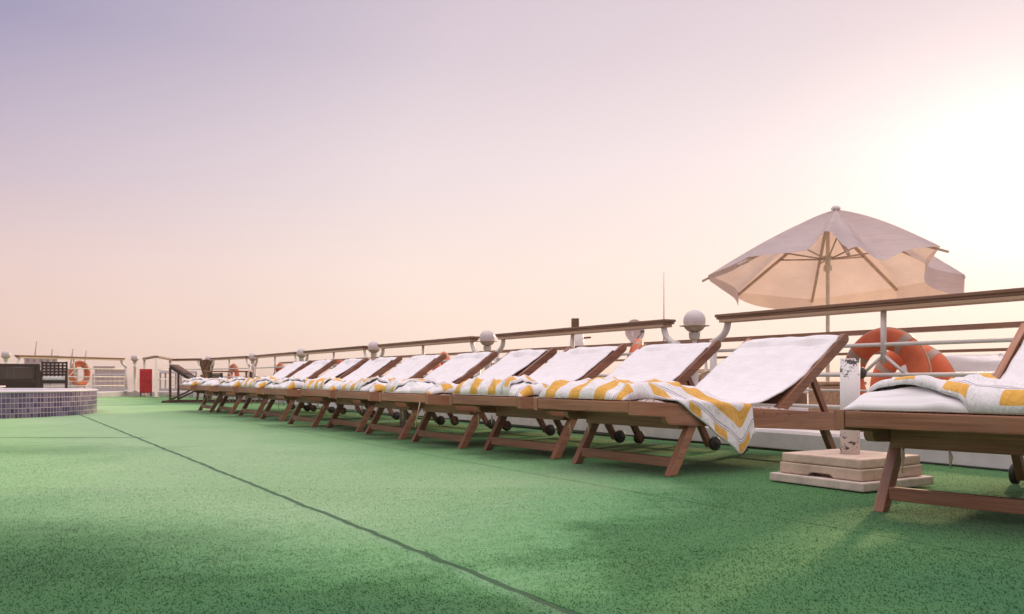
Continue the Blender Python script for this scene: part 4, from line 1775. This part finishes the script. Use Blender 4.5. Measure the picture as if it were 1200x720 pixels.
def far_boat(px0, px1, ytop, Y, label, seed):
    a, b = at(px0, ytop, Y), at(px1, ytop, Y)
    w = b.x - a.x
    root = thing('river_boat', label, 'boat', ((a.x + b.x) / 2, Y, -6.2), math.atan2(-(a.x + b.x) / 2, Y), 'river boats moored beyond the left railing')
    top = a.z + 6.2
    m = MB()
    pr = [(-w / 2, 2.2), (w / 2, 2.2), (w / 2 - w * .06, 0), (-w / 2 + w * .04, 0)]
    m.prism(pr, 0, 5)
    m.build('hull', M['stone_rose'], root)
    m = MB()
    m.box((0, 2.5, (2.2 + top - 1.0) / 2), (w * .92, 4.2, top - 1.0 - 2.2))
    m.build('cabin', M['hull'], root)
    m = MB()
    m.box((0, 2.5, top - .1), (w * .9, 4.6, .12))
    m.build('awning', M['canvas_white'], root)
    for k in range(8):
        x = -w * .43 + w * .86 * k / 7
        m = MB()
        m.beam((x, .5, top - 1.0), (x, .5, top - .15), .08, .08, (0, 1, 0))
        m.build('post', M['stone_pale'], root)
        m = MB()
        m.box((x, .38, top - 1.9), (w * .07, .1, .8))
        m.build('window', M['far_glass'], root)
    return root


far_boat(108, 150, 437.5, 60, 'river boat with pale awning moored behind the railing left of the cream lamp', 1)
far_boat(186, 232, 434, 46, 'river boat with pale awning seen through the far corner railing', 2)
for q, (px, yt, Y) in enumerate(((41, 400, 150), (59, 409, 120), (83, 409, 120), (99, 411, 140))):
    a = at(px, yt, Y)
    tag(MB().tube([(0, 0, 0), (0, 0, (a.z + 6.2) * .8), (.3, 0, a.z + 6.2)], [.22, .14, .08], 6).build('boat_mast', M['stone_rose'], None, loc=(a.x, Y, -6.2)),
        ['tallest faint mast, at the left above the rose block', 'short mast above the right end of the rose block',
         'short mast above the rail over the rattan chair', 'short mast above the rail over the left lifebuoy'][q], 'mast', 'faint masts beyond the left railing')

# ------------------------------------------------------------------ evening haze over the river
mb = MB()
mb.box((0, 0, 0.5), (4100, 4100, 17))
hz = bpy.data.materials.new('haze_air')
hz.use_nodes = True
hnt = hz.node_tree
hnt.nodes.clear()
ho = N(hnt, 'ShaderNodeOutputMaterial')
pv_ = N(hnt, 'ShaderNodeVolumePrincipled')
pv_.inputs['Color'].default_value = (0.95, 0.86, 0.82, 1)
pv_.inputs['Density'].default_value = 0.0014
pv_.inputs['Anisotropy'].default_value = 0.35
hnt.links.new(pv_.outputs[0], ho.inputs['Volume'])
o = mb.build('haze', hz)
o['kind'] = 'stuff'

# ------------------------------------------------------------------ camera
cam = bpy.data.cameras.new('camera')
cam.sensor_width = 36
cam.lens = 36 * F / 1200
cam.shift_y = (HOR - 360) / 1200
cam.clip_start = 0.05
cam.clip_end = 20000
co = bpy.data.objects.new('camera', cam)
co.location = (0, 0, CAMZ)
co.rotation_euler = (R(90), 0, 0)
C.objects.link(co)
SC.camera = co

# ------------------------------------------------------------------ light
SUN_AZ, SUN_EL = R(32.5), R(11.0)
sd = Vector((math.sin(SUN_AZ) * math.cos(SUN_EL), math.cos(SUN_AZ) * math.cos(SUN_EL), math.sin(SUN_EL)))
sun = bpy.data.lights.new('sun', 'SUN')
sun.energy = 2.7
sun.angle = R(3.0)
sun.color = (1.0, 0.72, 0.42)
so = bpy.data.objects.new('sun', sun)
so.rotation_euler = (-sd).to_track_quat('-Z', 'Y').to_euler()
so.location = sd * 60
C.objects.link(so)

w = bpy.data.worlds.new('World')
SC.world = w
w.use_nodes = True
nt = w.node_tree
nt.nodes.clear()
out = N(nt, 'ShaderNodeOutputWorld')
bg = N(nt, 'ShaderNodeBackground')
bg.inputs['Strength'].default_value = 0.1
nt.links.new(bg.outputs[0], out.inputs['Surface'])
sky = N(nt, 'ShaderNodeTexSky')
sky.sky_type = 'NISHITA'
sky.sun_disc = False
sky.sun_elevation = SUN_EL
sky.sun_rotation = SUN_AZ
sky.dust_density = 6.0
sky.air_density = 1.5
tc = N(nt, 'ShaderNodeTexCoord')
sep = N(nt, 'ShaderNodeSeparateXYZ')
nt.links.new(tc.outputs['Generated'], sep.inputs[0])
deg = 180 / math.pi
el = mathn(nt, 'MULTIPLY', mathn(nt, 'ARCSINE', sep.outputs[2]), deg)
az = mathn(nt, 'MULTIPLY', mathn(nt, 'ARCTAN2', sep.outputs[0], sep.outputs[1]), deg)
eln = mathn(nt, 'DIVIDE', el, 90.0, clamp=True)
base = ramp(nt, eln, [(0.0, (.78, .54, .46)), (3.2 / 90, (.78, .56, .485)), (7 / 90, (.73, .54, .535)), (12 / 90, (.515, .425, .525)),
                      (20.5 / 90, (.262, .252, .430)), (27 / 90, (.27, .26, .43)), (40 / 90, (1.35, 1.18, 1.20)), (1.0, (2.15, 1.92, 1.95))])
da = mathn(nt, 'SUBTRACT', az, SUN_AZ * deg)
de = mathn(nt, 'MULTIPLY', mathn(nt, 'SUBTRACT', el, SUN_EL * deg), 1.6)
g = mathn(nt, 'SQRT', mathn(nt, 'ADD', mathn(nt, 'MULTIPLY', da, da), mathn(nt, 'MULTIPLY', de, de)))
mfac = ramp(nt, mathn(nt, 'DIVIDE', g, 90.0, clamp=True), [(0, 1.0), (8 / 90, .86), (19 / 90, .72), (40 / 90, .58), (66 / 90, .12), (85 / 90, 0.0)], 'LINEAR')
warm = ramp(nt, eln, [(0.0, (1.08, .91, .76)), (8 / 90, (1.08, .93, .83)), (14 / 90, (1.06, .92, .88)), (24 / 90, (.93, .77, .77)), (1.0, (1.0, .9, .88))])
col = mixc(nt, mfac, base, warm)
aur = mathn(nt, 'MULTIPLY', mathn(nt, 'POWER', 2.718, mathn(nt, 'DIVIDE', mathn(nt, 'MULTIPLY', g, -1.0), 4.0)), 1.1)
col = mixc(nt, 1.0, col, mixc(nt, 1.0, (1.0, .95, .84), aur, 'MULTIPLY'), 'ADD')
# 10x because the background strength is 0.1; a little of the physical sky on top
sc10 = mixc(nt, 1.0, col, (9.6, 9.6, 9.6), 'MULTIPLY')
tot = mixc(nt, 1.0, sc10, mixc(nt, 1.0, sky.outputs[0], (.015, .015, .015), 'MULTIPLY'), 'ADD')
nt.links.new(tot, bg.inputs['Color'])

vs = SC.view_settings
vs.view_transform = 'Standard'
vs.look = 'None'
vs.exposure = 0.13
vs.gamma = 1.0
SC.render.engine = 'CYCLES'
SC.cycles.use_denoising = True
SC.cycles.max_bounces = 8
SC.cycles.transparent_max_bounces = 8
SC.cycles.caustics_reflective = False
SC.cycles.caustics_refractive = False
SC.cycles.sample_clamp_indirect = 8
